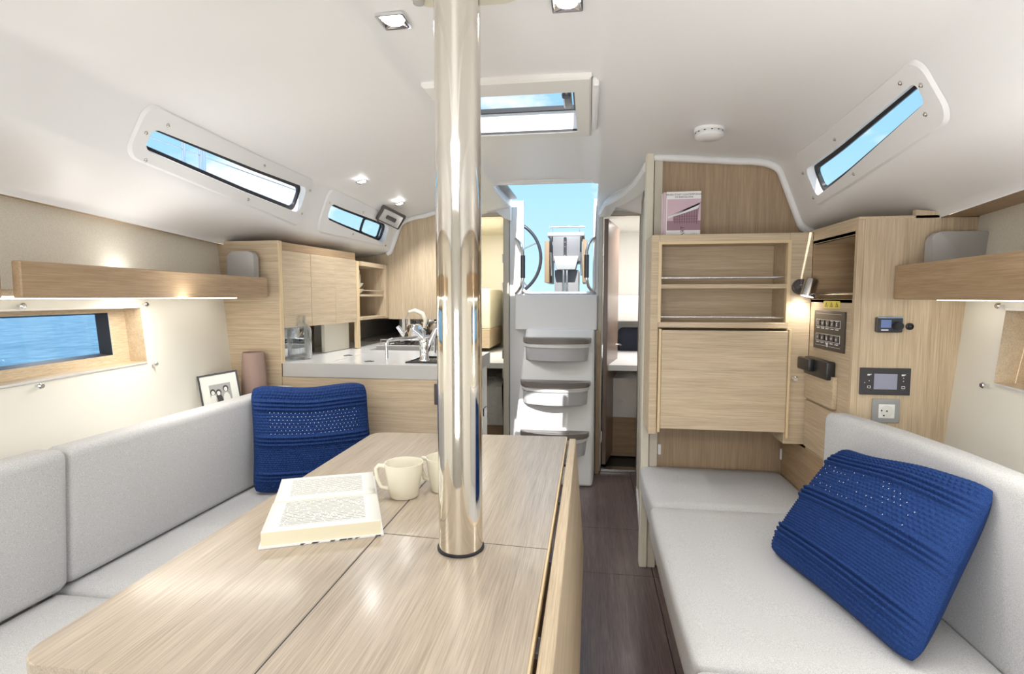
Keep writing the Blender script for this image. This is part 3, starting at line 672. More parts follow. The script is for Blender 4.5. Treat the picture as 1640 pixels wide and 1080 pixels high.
# ------------------------------------------------------------------ upholstery
def smooth_box(lo, hi, r_, nx=10, ny=10, nz=4, puff=.006):
    """soft cushion: rounded box with slightly domed faces"""
    b_ = bmesh.new(); lo = V(lo); hi = V(hi); c = (lo + hi) / 2; h = (hi - lo) / 2
    bmesh.ops.create_cube(b_, size=2)
    bmesh.ops.subdivide_edges(b_, edges=b_.edges[:], cuts=11, use_grid_fill=True)
    for v in b_.verts:
        p = v.co.copy(); q = V((0, 0, 0))
        for i in range(3):  # concentrate rows towards edges
            s_ = p[i]; q[i] = math.copysign(1 - (1 - abs(s_)) ** 1.6, s_) if abs(s_) < 1 else s_
        w = V((q.x * h.x, q.y * h.y, q.z * h.z)); inn = V(tuple(max(-h[i] + r_, min(h[i] - r_, w[i])) for i in range(3)))
        d = w - inn
        if d.length > 1e-9: w = inn + d.normalized() * r_
        for i in range(3):
            if abs(p[i]) > .999:
                j, k = (i + 1) % 3, (i + 2) % 3; w[i] += math.copysign(puff * (1 - p[j] ** 2) * (1 - p[k] ** 2), p[i])
        v.co = c + w
    return b_
def piping(r_, pts, p): obj('seam_piping', tube(pts, .0028, 6), 'fabric', p, smooth=60)
SZ = .47
def seat(label, x0, x1, y0, y1, front, group, cut=None):
    r = thing('seat_cushion', label, 'cushion', ((x0 + x1) / 2, (y0 + y1) / 2, SZ - .12), group)
    obj('pad', smooth_box((x0, y0, SZ - .12), (x1, y1, SZ), .022), 'fabric', r, smooth='all')
    fx = x0 if front < 0 else x1; d = .010 * (-front)
    obj('front_piping', tube([(fx + d, y0 + .02, SZ - .008), (fx + d, (y0 + y1) / 2, SZ - .006), (fx + d, y1 - .02, SZ - .008)], .0026, 6), 'fabric', r, smooth=60)
    return r
seat('grey seat cushion of the right settee under the chart cabinet', .236, .832, 1.974, 2.446, -1, 'right settee seat cushions')
seat('long grey seat cushion of the right settee carrying the navy knitted cushion', .226, .846, 1.104, 1.968, -1, 'right settee seat cushions')
seat('grey seat cushion of the right settee at the bottom edge of the picture', .218, .90, .55, 1.098, -1, 'right settee seat cushions')
seat('grey seat cushion of the left sofa beside the galley', -1.40, -.72, 1.166, 2.185, 1, 'left sofa seat cushions')
seat('grey seat cushion of the left sofa at the picture corner', -1.36, -.72, .55, 1.158, 1, 'left sofa seat cushions')
def back(label, stations, group, name='back_cushion'):
    """stations: (Y, front_bottom_x, back_bottom_x, front_top_x, back_top_x, z0, z1)"""
    y0, y1 = stations[0][0], stations[-1][0]; rings = []
    def ring(y, fb, bb, ft, bt, z0, z1, sh):
        P = []; rd = .026
        cf, cb = (fb + ft) / 2, (bb + bt) / 2
        def mixp(u, v):  # u 0 front..1 back, v 0 bottom..1 top
            xf = fb + (ft - fb) * v; xb = bb + (bt - bb) * v
            return (xf + (xb - xf) * u, y, z0 + (z1 - z0) * v)
        w = abs(bb - fb); hgt = z1 - z0
        for a, c in rrect(w - 2 * sh, hgt - 2 * sh, max(rd - sh * .5, .006), 4):
            P.append(mixp(.5 + a / w, .5 + c / hgt))
        # extra points on the long front face for a soft dome
        return P
    S_ = stations
    first = S_[0]; last = S_[-1]
    rings.append(ring(*first, .016)); 
    f2 = (first[0] + .006,) + first[1:]; rings.append(ring(*f2, .005))
    f3 = (first[0] + .022,) + first[1:]; rings.append(ring(*f3, 0))
    for a in S_[1:-1]: rings.append(ring(*a, 0))
    l3 = (last[0] - .022,) + last[1:]; rings.append(ring(*l3, 0)); l2 = (last[0] - .006,) + last[1:]; rings.append(ring(*l2, .005)); rings.append(ring(*last, .016))
    r = thing(name, label, 'cushion', ((first[1] + first[2]) / 2, (y0 + y1) / 2, first[5]), group)
    obj('pad', loft(rings), 'fabric', r, smooth=75)
    return r
L_ = lambda y, o=0: -1.335 + .035 * (y - 1.165) + o
back('grey sofa back cushion beside the navy knitted cushion by the galley', [(y, L_(y), L_(y) - .11, L_(y) + .022, L_(y) - .062, .475, .842) for y in (1.17, 1.4, 1.7, 2.0, 2.19)], 'left sofa back cushions')
back('grey sofa back cushion cut off by the left picture edge', [(y, L_(y) + .012, L_(y) - .08, L_(y) + .034, L_(y) - .055, .475, .848) for y in (.72, .9, 1.05, 1.162)], 'left sofa back cushions')
RB = [(.55, .845), (.8, .845), (1.2, .842), (1.4, .835), (1.6, .81), (1.75, .775), (1.838, .750)]
back('long grey back cushion of the right settee behind the navy cushion', [(y, x, x + .095, x + .002, x + .075, .445, .862) for y, x in RB], None)
# settee bases
def settee(label, lo, hi, foot):
    r = thing('settee_base', label, 'settee', ((lo[0] + hi[0]) / 2, (lo[1] + hi[1]) / 2, 0))
    obj('front_board', box((foot - .012, lo[1], 0), (foot + .012, hi[1], SZ - .122), .002), 'oak_y', r)
    obj('deck', box(lo, hi, .002), 'oak_y', r)
    return r
settee('light oak base of the right settee', (.30, .55, SZ - .15), (.83, 2.42, SZ - .123), .365)
settee('light oak base of the left sofa', (-1.34, .55, SZ - .15), (-.76, 2.19, SZ - .123), -.80)
# oak ledge behind the left sofa back
tag(obj('ledge', hexa([(-1.60, .5, .735), (-1.45, .5, .735), (-1.448, 2.195, .735), (-1.60, 2.195, .735), (-1.60, .5, .75), (-1.45, .5, .75), (-1.448, 2.195, .75), (-1.60, 2.195, .75)]), 'white_paint'), 'narrow white ledge behind the left sofa back', 'ledge')

# navy knitted scatter cushions
def knit(label, TL, TR, BL, BR, thick, holes, nose=1, grp='navy knitted scatter cushions'):
    TL, TR, BL, BR = map(V, (TL, TR, BL, BR)); n_f = ((TR - TL).cross(BL - TL)).normalized()
    if n_f.dot(V((0, 0, 1.23)) - (TL + BR) / 2) < 0: n_f = -n_f
    NG = 240; b_ = bmesh.new(); g = []
    def base(u, v):
        # soft pinched outline
        e_ = .035; u2 = .5 + (u - .5) * (1 - e_ * (1 - (2 * v - 1) ** 2) * 0 + 0); 
        uu = u + e_ * math.sin(PI * v) * (.5 - u) * .9; vv = v + e_ * math.sin(PI * u) * (.5 - v) * .9
        cu, cv = abs(2 * u - 1), abs(2 * v - 1); k_ = max(0, cu + cv - 1.72) / .28      # rounded corners
        uu += (.5 - u) * .05 * k_ * k_; vv += (.5 - v) * .05 * k_ * k_
        vv += .010 * math.sin(u * 9 + TL.x * 7) * (1 - v) ** 2
        p = TL * (1 - uu) * (1 - vv) + TR * uu * (1 - vv) + BL * (1 - uu) * vv + BR * uu * vv
        d = (max(0, (1 - abs(2 * u - 1) ** 2.6)) * max(0, (1 - abs(2 * v - 1) ** 2.6))) ** .52
        return p, d
    def kh(u, v):
        for c in (.165, .49, .83):
            if abs(v - c) < .052:
                k = (v - c + .052) / .104 * 3; return .0150 * abs(math.sin(PI * k)) ** .8 + .0020 * math.sin(2 * PI * u * 56)
        row = math.floor(v * 38); a = u * 38 + .5 * (row % 2)
        if .217 < v < .438: return .0060 * (abs(math.sin(PI * v * 38)) * (.12 + .88 * abs(math.sin(PI * a)))) + .0005
        if .542 < v < .778: row2 = math.floor(v * 50); return .0072 * abs(math.sin(PI * v * 50)) * (.15 + .85 * abs(math.sin(PI * (u * 46 + .5 * (row2 % 2)))))
        return .0115 * abs(math.sin(PI * v * 38)) * (.02 + .98 * abs(math.sin(PI * a)))
    for i in range(NG + 1):
        row = []
        for j in range(NG + 1):
            u, v = i / NG, j / NG; p, d = base(u, v)
            row.append(b_.verts.new(p + n_f * (thick * .5 * d + kh(u, v) * min(1, .12 + d * 1.5))))
        g.append(row)
    for i in range(NG):
        for j in range(NG):
            b_.faces.new((g[i][j], g[i + 1][j], g[i + 1][j + 1], g[i][j + 1])).smooth = True
    NB = 30; g2 = []
    for i in range(NB + 1):
        row = []
        for j in range(NB + 1):
            u, v = i / NB, j / NB
            if i in (0, NB) or j in (0, NB): row.append(g[int(u * NG)][int(v * NG)]); continue
            p, d = base(u, v); row.append(b_.verts.new(p - n_f * thick * .5 * d))
        g2.append(row)
    for i in range(NB):
        for j in range(NB): b_.faces.new((g2[i][j], g2[i][j + 1], g2[i + 1][j + 1], g2[i + 1][j])).smooth = True
    r = thing('scatter_cushion', label, 'cushion', (TL + TR + BL + BR) / 4 - V((0, 0, .2)), grp)
    obj('knitted_cover', b_, 'navy_knit', r)
    # pale lining dots glinting through the lace band
    b_ = bmesh.new()
    for q in range(7):
        v = .232 + .032 * q
        for k in range(22):
            u = .14 + .034 * (k + .5 * (q % 2))
            if u > .88 or random.random() > holes: continue
            p, d = base(u, v); c = p + n_f * (thick * .5 * d + .0062); x = (TR - TL).normalized() * .0016; y = (BL - TL).normalized() * .0016
            x -= n_f * x.dot(n_f); 
            b_.faces.new([b_.verts.new(c + x * a + y * e_) for a, e_ in ((1, 0), (0, 1), (-1, 0), (0, -1))])
    o = obj('lace_dots', b_, 'navy_hole', r); o['kind'] = 'stuff'
    return r
knit('navy blue knitted cushion leaning in the left sofa corner by the galley', (-1.275, 1.86, .888), (-.915, 2.10, .876), (-1.265, 1.84, .478), (-.845, 2.02, .478), .17, .95)
knit('large navy blue knitted cushion propped on the right settee', (.765, 1.72, .772), (.845, 1.215, .840), (.530, 1.63, .487), (.655, 1.13, .482), .15, .35)

# ------------------------------------------------------------------ shelves along the hull
def shelf(side, label, y0, y1, xf0, xf1, zb, zt, group=None):
    r = thing('hull_shelf', label, 'shelf', (xf0, (y0 + y1) / 2, zb), group)
    th = .022 * side
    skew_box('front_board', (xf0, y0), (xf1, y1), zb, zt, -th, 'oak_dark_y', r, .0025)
    h0, h1 = hull_pt(side, y0, zb).x - side * .004, hull_pt(side, y1, zb).x - side * .004
    obj('shelf_board', hexa([(xf0 + th, y0, zb + .004), (h0, y0, zb + .004), (h1, y1, zb + .004), (xf1 + th, y1, zb + .004), (xf0 + th, y0, zb + .02), (h0, y0, zb + .02), (h1, y1, zb + .02), (xf1 + th, y1, zb + .02)]), 'oak_y', r)
    m0, m1 = (xf0 * .45 + h0 * .55), (xf1 * .45 + h1 * .55)
    obj('led_strip', hexa([(m0 - .006, y0 + .03, zb - .003), (m0 + .006, y0 + .03, zb - .003), (m1 + .006, y1 - .03, zb - .003), (m1 - .006, y1 - .03, zb - .003), (m0 - .006, y0 + .03, zb + .004), (m0 + .006, y0 + .03, zb + .004), (m1 + .006, y1 - .03, zb + .004), (m1 - .006, y1 - .03, zb + .004)]), 'led_strip', r)
    light('shelf_led_light', 'AREA', ((m0 + m1) / 2, (y0 + y1) / 2, zb - .008), 2.6 * (y1 - y0), (1, .965, .88), target=((m0 + m1) / 2 + side * .1, (y0 + y1) / 2, 0), shape='RECTANGLE', size=.03, size_y=(y1 - y0) * .92)
    light('shelf_uplight_fill', 'AREA', ((m0 + m1) / 2, (y0 + y1) / 2, zb + .03), 2.2 * (y1 - y0), (1, .98, .95), target=((m0 + m1) / 2 - side * .25, (y0 + y1) / 2, 2), shape='RECTANGLE', size=.03, size_y=(y1 - y0) * .92)  # unseen uplight added behind the front board to lift ceiling and hull
    return r
shelf(-1, 'long oak-fronted shelf above the left hull window', 1.045, 2.15, -1.268, -1.375, 1.227, 1.312)
shelf(-1, 'oak-fronted shelf cut off by the left picture edge', .0, 1.00, -1.17, -1.262, 1.227, 1.312)
shelf(1, 'oak-fronted shelf above the right hull window', .2, 1.846, .79, .945, 1.222, 1.327)
def pad(label, pts_c, side, y, w, z0, z1, x):
    o = obj('headrest_pad', prism([(x + a, y, (z0 + z1) / 2 + c) for a, c in rrect(w, z1 - z0, .025, 5)], (0, .035, 0), .006, 2), 'pad_grey', smooth=50)
    return tag(o, label, 'pad', 'grey speaker pads on the hull shelves')
pad('grey rounded upholstered pad at the end of the left shelf', None, -1, 2.13, .125, 1.245, 1.425, -1.485)
pad('grey rounded upholstered pad at the end of the right shelf', None, 1, 1.79, .17, 1.242, 1.425, 1.10)

# ------------------------------------------------------------------ chart cabinet
YN = 2.2
nc = thing('chart_cabinet', 'oak chart cabinet with two railed shelves and fold-down flap', 'cabinet', (.53, 2.33, .68))
x0, x1 = .240, .838
def part(nm, lo, hi, m, p, bev=.002): return obj(nm, box(lo, hi, bev), m, p)
part('side_stile', (x0, YN, .675), (.272, 2.449, 1.474), 'oak_x', nc); part('side_panel', (.756, YN, .655), (x1, 2.449, 1.474), 'oak_x', nc)
part('top_board', (.272, YN, 1.443), (.756, 2.449, 1.474), 'oak_x', nc)
part('back_panel', (.272, 2.38, .69), (.756, 2.395, 1.443), 'oak_x', nc)
part('middle_shelf', (.272, YN, 1.262), (.756, 2.38, 1.280), 'oak_x', nc); part('lower_shelf', (.272, YN - .004, 1.108), (.756, 2.38, 1.130), 'oak_x', nc)
b_ = bmesh.new(); addbox(b_, (.268, YN - .004, 1.13), (.280, YN + .02, 1.446)); addbox(b_, (.748, YN - .004, 1.13), (.760, YN + .02, 1.446)); addbox(b_, (.280, YN - .004, 1.436), (.748, YN + .02, 1.446))
obj('edge_frame', b_, 'oak_edge', nc)
for z in (1.305, 1.150): obj('retaining_rail', tube([(.281, YN + .012, z), (.747, YN + .012, z)], .0045, 10), 'chrome', nc, smooth=60)
fp = part('fold_down_flap', (.284, YN - .012, .702), (.758, YN + .012, 1.098), 'oak_x', nc, .002)
for lo, hi in (((.274, YN - .016, .688), (.283, YN + .012, 1.104)), ((.759, YN - .016, .68), (.768, YN + .012, 1.104))): part('flap_edge', lo, hi, 'oak_edge', nc, .001)
obj('catch_knob', lathe([(.004, 0), (.005, -.012), (.011, -.014), (.012, -.022), (.008, -.028)], (.785, YN, .915), 16, axis='Y'), 'chrome', nc, smooth=40)
for x, lab in ((.318, 'left'), (.838, 'right')):
    tag(obj('wall_catch', box((x - .008, YR - .010, .52), (x + .008, YR, .57), .003), 'white_plastic'), 'small white catch plate on the %s under the chart cabinet' % lab, 'catch')

# instrument column
YI = 1.852; XC = .838
ic = thing('instrument_cabinet', 'oak instrument cabinet with open cubby beside the chart cabinet', 'cabinet', (1.0, 2.1, 0))
def yz(y0, y1, z0, z1, xa, xb, m, nm='panel'): return part(nm, (xa, y0, z0), (xb, y1, z1), m, ic, .0015)
yz(YI + .018, 2.20, .30, 1.222, XC, XC + .018, 'oak_y', 'lower_side'); yz(YI + .018, 2.20, 1.428, 1.474, XC, XC + .018, 'oak_y', 'upper_side')
yz(YI, 1.872, .0, 1.474, XC - .001, XC + .018, 'oak_z', 'corner_post')
part('cubby_floor', (XC, YI + .018, 1.21), (1.12, 2.20, 1.222), 'oak_y', ic, 0); part('cubby_top', (XC, YI + .018, 1.428), (1.12, 2.20, 1.44), 'oak_y', ic, 0)
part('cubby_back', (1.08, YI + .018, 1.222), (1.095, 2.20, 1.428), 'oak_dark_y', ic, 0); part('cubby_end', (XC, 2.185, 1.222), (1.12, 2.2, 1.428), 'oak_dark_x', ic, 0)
obj('cubby_rail', tube([(XC + .012, YI + .02, 1.24), (XC + .012, 2.185, 1.24)], .004, 8), 'chrome', ic, smooth=60)
hx_ = [hull_pt(1, YI, z).x + .03 for z in (.3, 1.0, 1.47)]
obj('front_panel', prism([(XC + .018, YI, .3), (hx_[0], YI, .3), (hx_[1], YI, 1.0), (hx_[2], YI, 1.478), (1.0, YI, 1.50), (1.0, YI, 1.474), (XC + .018, YI, 1.474)], (0, .018, 0)), 'oak_z', ic)
part('top_panel', (XC, YI, 1.474), (1.2, 2.44, 1.482), 'oak_y', ic, 0)
yz(1.95, 2.19, .845, .955, XC - .014, XC, 'oak_y', 'drawer_front'); yz(1.95, 2.19, .655, .835, XC - .010, XC, 'oak_y', 'drawer_front')
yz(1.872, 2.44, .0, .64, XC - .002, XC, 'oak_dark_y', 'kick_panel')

# reading lamp
rl = thing('reading_lamp', 'brushed steel reading lamp beside the railed chart shelves', 'lamp', (.80, YN, 1.27))
obj('wall_disc', lathe([(.030, 0), (.030, -.010), (.026, -.014)], (.796, YN, 1.268), 24, axis='Y'), 'dark_metal', rl, smooth=40)
obj('stem', tube([(.796, YN - .012, 1.268), (.800, YN - .034, 1.268)], .009, 10), 'steel', rl, smooth=60)
hd0, hd1 = V((.822, YN - .045, 1.298)), V((.806, YN - .045, 1.232)); dr = (hd1 - hd0)
obj('head', tube([hd0, hd0 + dr * .08, hd1], [.020, .024, .026], 20), 'steel', rl, smooth=50)
ln = hd1 + dr * .01
obj('lens', tube([hd1 - dr * .02, ln], .021, 16), 'lamp_lens', rl)
light('reading_lamp_light', 'SPOT', ln + dr.normalized() * .012, .8, (1, .95, .85), target=ln + dr + V((0, .03, 0)), spot_size=1.9, spot_blend=.8, shadow_soft_size=.015)

# switch panel
sp = thing('switch_panel', 'dark brown switch panel with two rows of rocker switches', 'switch panel', (XC, 2.03, 1.11))
fx = XC - .006
obj('plate', box((fx, 1.905, 1.042), (XC, 2.148, 1.180), .0015), 'dark_brown_panel', sp)
b_ = bmesh.new()
for z in (1.136, 1.085):
    for a, c in (((2.125, z + .012), (1.935, z + .0135)), ((2.125, z - .0135), (1.935, z - .012))): addbox(b_, (fx - .0006, c[0], a[1]), (fx, a[0], c[1]))
    for y in (2.125, 1.935): addbox(b_, (fx - .0006, y - .001, z - .0135), (fx, y + .001, z + .0135))
for z in (1.170, 1.056): addbox(b_, (fx - .0006, 1.93, z - .0006), (fx, 2.13, z + .0006))
obj('outline_print', b_, 'print_white', sp)
for z in (1.136, 1.085):
    for k in range(5):
        y = 2.105 - .0375 * k; sw = obj('rocker_switch', box((fx - .003, y - .013, z - .0105), (fx, y + .013, z + .0105), .001), 'charcoal_panel', sp)
        b_ = bmesh.new()
        s_ = (k + (0 if z > 1.1 else 2)) % 4
        if s_ == 0: addbox(b_, (fx - .0036, y - .004, z - .006), (fx - .003, y + .004, z - .003)); addbox(b_, (fx - .0036, y - .002, z - .003), (fx - .003, y + .002, z + .006))
        elif s_ == 1: merge(b_, lathe([(.005, -.0036), (.005, -.003)], (fx, y, z), 12, axis='X'))
        elif s_ == 2: addbox(b_, (fx - .0036, y - .005, z - .002), (fx - .003, y + .005, z + .001)); addbox(b_, (fx - .0036, y - .001, z - .006), (fx - .003, y + .001, z + .006))
        else: addbox(b_, (fx - .0036, y - .004, z - .005), (fx - .003, y + .001, z + .005)); addbox(b_, (fx - .0036, y + .002, z - .005), (fx - .003, y + .004, z))
        addbox(b_, (fx - .0036, y - .009, z - .0195), (fx, y + .009, z - .0165))
        obj('symbol', b_, 'print_white', sw)
b_ = lathe([(.004, -.001), (.007, -.001), (.007, 0), (.004, 0)], (fx, 2.03, 1.060), 16, axis='X', closed=True); addbox(b_, (fx - .001, 2.029, 1.060), (fx, 2.031, 1.070)); obj('power_symbol', b_, 'print_white', sp)
st = thing('warning_sticker', 'yellow warning sticker strip above the switch panel', 'sticker', (XC, 2.02, 1.2))
obj('label_sheet', box((XC - .0008, 1.958, 1.190), (XC, 2.085, 1.216)), 'sticker_yellow', st)
for k in range(3):
    y = 2.064 - .042 * k; tri = [(XC - .0012, y + .012, 1.195), (XC - .0012, y - .012, 1.195), (XC - .0012, y, 1.212)]; tr2 = [(XC - .0016, y + .008, 1.197), (XC - .0016, y - .008, 1.197), (XC - .0016, y, 1.208)]
    o = obj('hazard_triangle', prism(tri, (.0006, 0, 0)), 'ink', st); obj('hazard_face', prism(tr2, (.0006, 0, 0)), 'sticker_yellow', o)
    obj('hazard_mark', box((XC - .0020, y - .001, 1.199), (XC - .0014, y + .001, 1.205)), 'ink', o)
hb = thing('handset_holder', 'black plastic handset holder below the switch panel', 'holder', (XC, 2.05, .97))
obj('body', box((XC - .030, 1.968, .942), (XC, 2.165, 1.006), .005, 2), 'black_plastic', hb, smooth=40)
obj('clip', box((XC - .050, 2.07, .958), (XC - .028, 2.178, 1.004), .006, 2), 'black_plastic', hb, smooth=40)

# instruments on the front panel (face y = YI)
def plate(nm, xa, xb, za, zb, th, m, p, bev=.002): return obj(nm, box((xa, YI - th, za), (xb, YI, zb), bev), m, p)
rm = thing('audio_control', 'small stereo remote control with screen and round dial', 'remote control', (.937, YI, 1.14))
plate('housing', .897, .974, 1.118, 1.166, .014, 'dark_metal', rm, .003)
plate('face', .900, .972, 1.120, 1.164, .0165, 'charcoal_panel', rm, .002)
plate('screen', .908, .938, 1.133, 1.158, .0172, 'screen_blue', rm, .0005)
obj('dial', lathe([(.014, -.016), (.014, -.028), (.012, -.031), (.001, -.031)], (.955, YI, 1.139), 22, axis='Y'), 'black_plastic', rm, smooth=40)
obj('logo_bar', box((.909, YI - .0172, 1.124), (.930, YI - .0164, 1.128)), 'print_white', rm)
obj('bright_edge', box((.899, YI - .0172, 1.1635), (.973, YI - .010, 1.1655)), 'chrome', rm)
bt = thing('round_socket', 'round black socket right of the stereo remote control', 'socket', (.998, YI, 1.137))
obj('ring', lathe([(.011, 0), (.011, -.006), (.008, -.008), (.008, -.004), (.001, -.004)], (.998, YI, 1.137), 20, axis='Y'), 'black_plastic', bt, smooth=40); obj('cap', box((.994, YI - .0075, 1.134), (1.002, YI - .004, 1.140), .001), 'dark_metal', bt)
cp = thing('display_panel', 'black control display panel with grey screen above the power socket', 'display', (.934, YI, .96))
plate('glass_plate', .860, 1.007, .918, 1.004, .008, 'charcoal_panel', cp, .001); plate('screen', .900, .968, .936, .986, .0085, 'screen_grey', cp, .0003)
yy = YI - .0085
for a, z in ((.886, .985), (.986, .985)): b_ = prism([(a - .006, yy, z - .005), (a + .002, yy, z - .005), (a + .002, yy, z - .0025), (a + .006, yy, z - .0025), (a + .006, yy, z), (a - .006, yy, z)], (0, .0006, 0)); obj('icon', b_, 'print_white', cp)
for a, z in ((.886, .943), (.986, .943)):
    b_ = bmesh.new(); o_ = [(-.005, -.004), (.005, -.004), (.005, .004), (-.005, .004)]; A = [b_.verts.new((a + p, yy, z + q)) for p, q in o_]; B = [b_.verts.new((a + p * .75, yy, z + q * .7)) for p, q in o_]
    for k in range(4): b_.faces.new((A[k], A[(k + 1) % 4], B[(k + 1) % 4], B[k]))
    obj('icon', b_, 'print_white', cp)
for a, z in ((.886, .963), (.986, .963), (.873, .957), (.986, .973)): obj('icon_dot', box((a - .001, yy, z - .0012), (a + .001, YI - .0079, z + .0012)), 'print_white', cp)
so = thing('power_socket', 'white power socket in a grey square frame', 'socket', (.94, YI, .865))
plate('frame', .900, .980, .828, .905, .008, 'grey_plastic', so, .002); plate('insert', .918, .965, .843, .888, .0095, 'white_plastic', so, .001)
obj('well', lathe([(.019, -.0098), (.019, -.0102), (.017, -.0102), (.016, -.0099), (.001, -.0099)], (.9415, YI, .8655), 24, axis='Y'), 'photo_mat', so)
for a, z in ((.9415, .8665), (.926, .868), (.933, .852)): obj('contact_hole', lathe([(.0028, -.0104), (.0028, -.0098)], (a, YI, z), 10, axis='Y'), 'ink', so)

# art book standing on the chart cabinet
bk = thing('art_book', 'upright art book with mauve building photo on the chart cabinet', 'book', (.36, 2.3, 1.474))
by = 2.285; bx0, bx1, bz0, bz1 = .305, .440, 1.474, 1.655
obj('page_block', box((.301, by + .003, bz0), (bx1 - .003, by + .022, bz1 - .003)), 'paper', bk); obj('back_cover', box((.290, by + .022, bz0), (bx1 - .006, by + .026, bz1 - .004)), 'paper', bk)
obj('front_cover', box((bx0, by, bz0), (bx1, by + .003, bz1)), 'white_plastic', bk); obj('spine', box((.292, by + .001, bz0), (bx0, by + .024, bz1 - .001), .002), 'mauve_light', bk)
yy = by - .0004; cv = []
obj('cover_photo_sky', box((bx0 + .003, yy, 1.535), (bx1, by, 1.625)), 'mauve_light', bk)
obj('cover_photo_ground', box((bx0 + .003, yy - .0002, 1.500), (bx1, by, 1.538)), 'mauve_print', bk)
bd = obj('cover_photo_building', prism([(.332, yy - .0004, 1.525), (.428, yy - .0004, 1.520), (.432, yy - .0004, 1.590), (.332, yy - .0004, 1.560)], (0, .0003, 0)), 'mauve_print', bk)
obj('cover_photo_roof', prism([(.312, yy - .0005, 1.548), (.428, yy - .0005, 1.586), (.438, yy - .0005, 1.610), (.438, yy - .0005, 1.603), (.312, yy - .0005, 1.556)], (0, .0003, 0)), 'print_white', bd)
b_ = bmesh.new()
for k in range(10): a = .338 + .0095 * k; addbox(b_, (a, yy - .0008, 1.526), (a + .002, yy - .0004, 1.556 + .0028 * k))
for k in range(3): addbox(b_, (.334, yy - .0008, 1.533 + .011 * k), (.430, yy - .0004, 1.5345 + .011 * k))
obj('cover_photo_columns', b_, 'mauve_dark', bd)
obj('title_lettering', text_mesh("MUSEU D'ART CONTEMPORANI", .0098, (.374, yy, 1.640), (1, 0, 0), (0, 0, 1), 'CENTER'), 'mauve_dark', bk)
obj('title_lettering', text_mesh("DE BARCELONA", .0098, (.374, yy, 1.630), (1, 0, 0), (0, 0, 1), 'CENTER'), 'mauve_dark', bk)
obj('title_lettering', text_mesh("ART", .022, (.378, yy, 1.4755), (0, 0, 1), (-1, 0, 0)), 'ink', bk); obj('title_lettering', text_mesh("1851", .016, (.398, yy, 1.4755), (1, 0, 0), (0, 0, 1)), 'ink_grey', bk)

# ------------------------------------------------------------------ galley
YP = 2.2
gp = thing('galley_end_panel', 'tall oak panel closing the galley above the left sofa', 'panel', (-1.5, YP, 0))
hxl = [hull_pt(-1, YP, z).x - .04 for z in (.0, .75, 1.2, 1.47)]
obj('board', prism([(hxl[0], YP, 0), (-1.352, YP, 0), (-1.352, YP, 1.476), (hxl[3], YP, 1.476), (hxl[2], YP, 1.2), (hxl[1], YP, .75)], (0, .02, 0)), 'oak_x', gp)
obj('edge_strip', box((-1.352, YP - .001, .935), (-1.346, YP + .021, 1.476)), 'oak_edge', gp)
gb = thing('galley_base_cabinet', 'light oak galley base under the white worktop', 'cabinet', (-.95, 2.5, 0))
part('end_board', (-1.351, YP, 0), (-.56, YP + .02, .876), 'oak_x', gb); part('body', (-1.50, YP + .02, 0), (-.575, 2.76, .80), 'oak_x', gb)
sp_ = part('side_panel', (-.575, YP + .02, 0), (-.533, 2.77, .876), 'white_paint', gb)
part('side_latch', (-.533, 2.66, .62), (-.527, 2.73, .66), 'dark_metal', gb, .001)
part('latch', (-.652, YP - .006, .77), (-.618, YP, .86), 'dark_metal', gb, .002)
# worktop with sink
wt = thing('galley_worktop', 'white galley worktop with grey front edge and inset sink', 'worktop', (-.95, 2.5, .876))
sx0, sx1, sy0, sy1 = -.80, -.56, 2.27, 2.50; ZT = .938
b_ = bmesh.new()
for lo, hi in (((-1.585, YP + .014, ZT - .025), (sx0, 2.80, ZT)), ((sx1, YP + .014, ZT - .025), (-.528, 2.80, ZT)), ((sx0, YP + .014, ZT - .025), (sx1, sy0, ZT)), ((sx0, sy1, ZT - .025), (sx1, 2.80, ZT)), ((-1.585, 2.80, ZT - .025), (-1.20, YG, ZT))): addbox(b_, lo, hi)
obj('slab', b_, 'worktop_white', wt)
part('front_edge', (-1.345, YP - .004, .876), (-.522, YP + .014, ZT), 'grey_laminate', wt, .002); part('side_edge', (-.528, YP + .014, .876), (-.522, 2.80, ZT), 'grey_laminate', wt, .001)
b_ = bmesh.new(); 
A = [(sx0, sy0), (sx1, sy0), (sx1, sy1), (sx0, sy1)]; t_ = [b_.verts.new((x, y, ZT - .002)) for x, y in A]; u_ = [b_.verts.new((x * .94 - .04, y * .94 + .143, .80)) for x, y in A]
for k in range(4): b_.faces.new((t_[k], t_[(k + 1) % 4], u_[(k + 1) % 4], u_[k]))
b_.faces.new(u_); obj('sink_bowl', b_, 'steel', wt)
obj('sink_rim', tube([(x, y, ZT + .001) for x, y in ((sx0, sy0), (sx1, sy0), (sx1, sy1), (sx0, sy1))], .006, 6, True), 'rubber_black', wt)
part('lid_seam', (-1.15, 2.24, ZT), (-1.147, 2.78, ZT + .0006), 'grey_laminate', wt, 0)
for x, y in ((-1.19, 2.52), (-.985, 2.30)): obj('lid_ring', lathe([(.022, ZT), (.022, ZT + .002), (.014, ZT + .002), (.014, ZT)], (x, y, 0), 18, closed=True), 'dark_metal', wt)
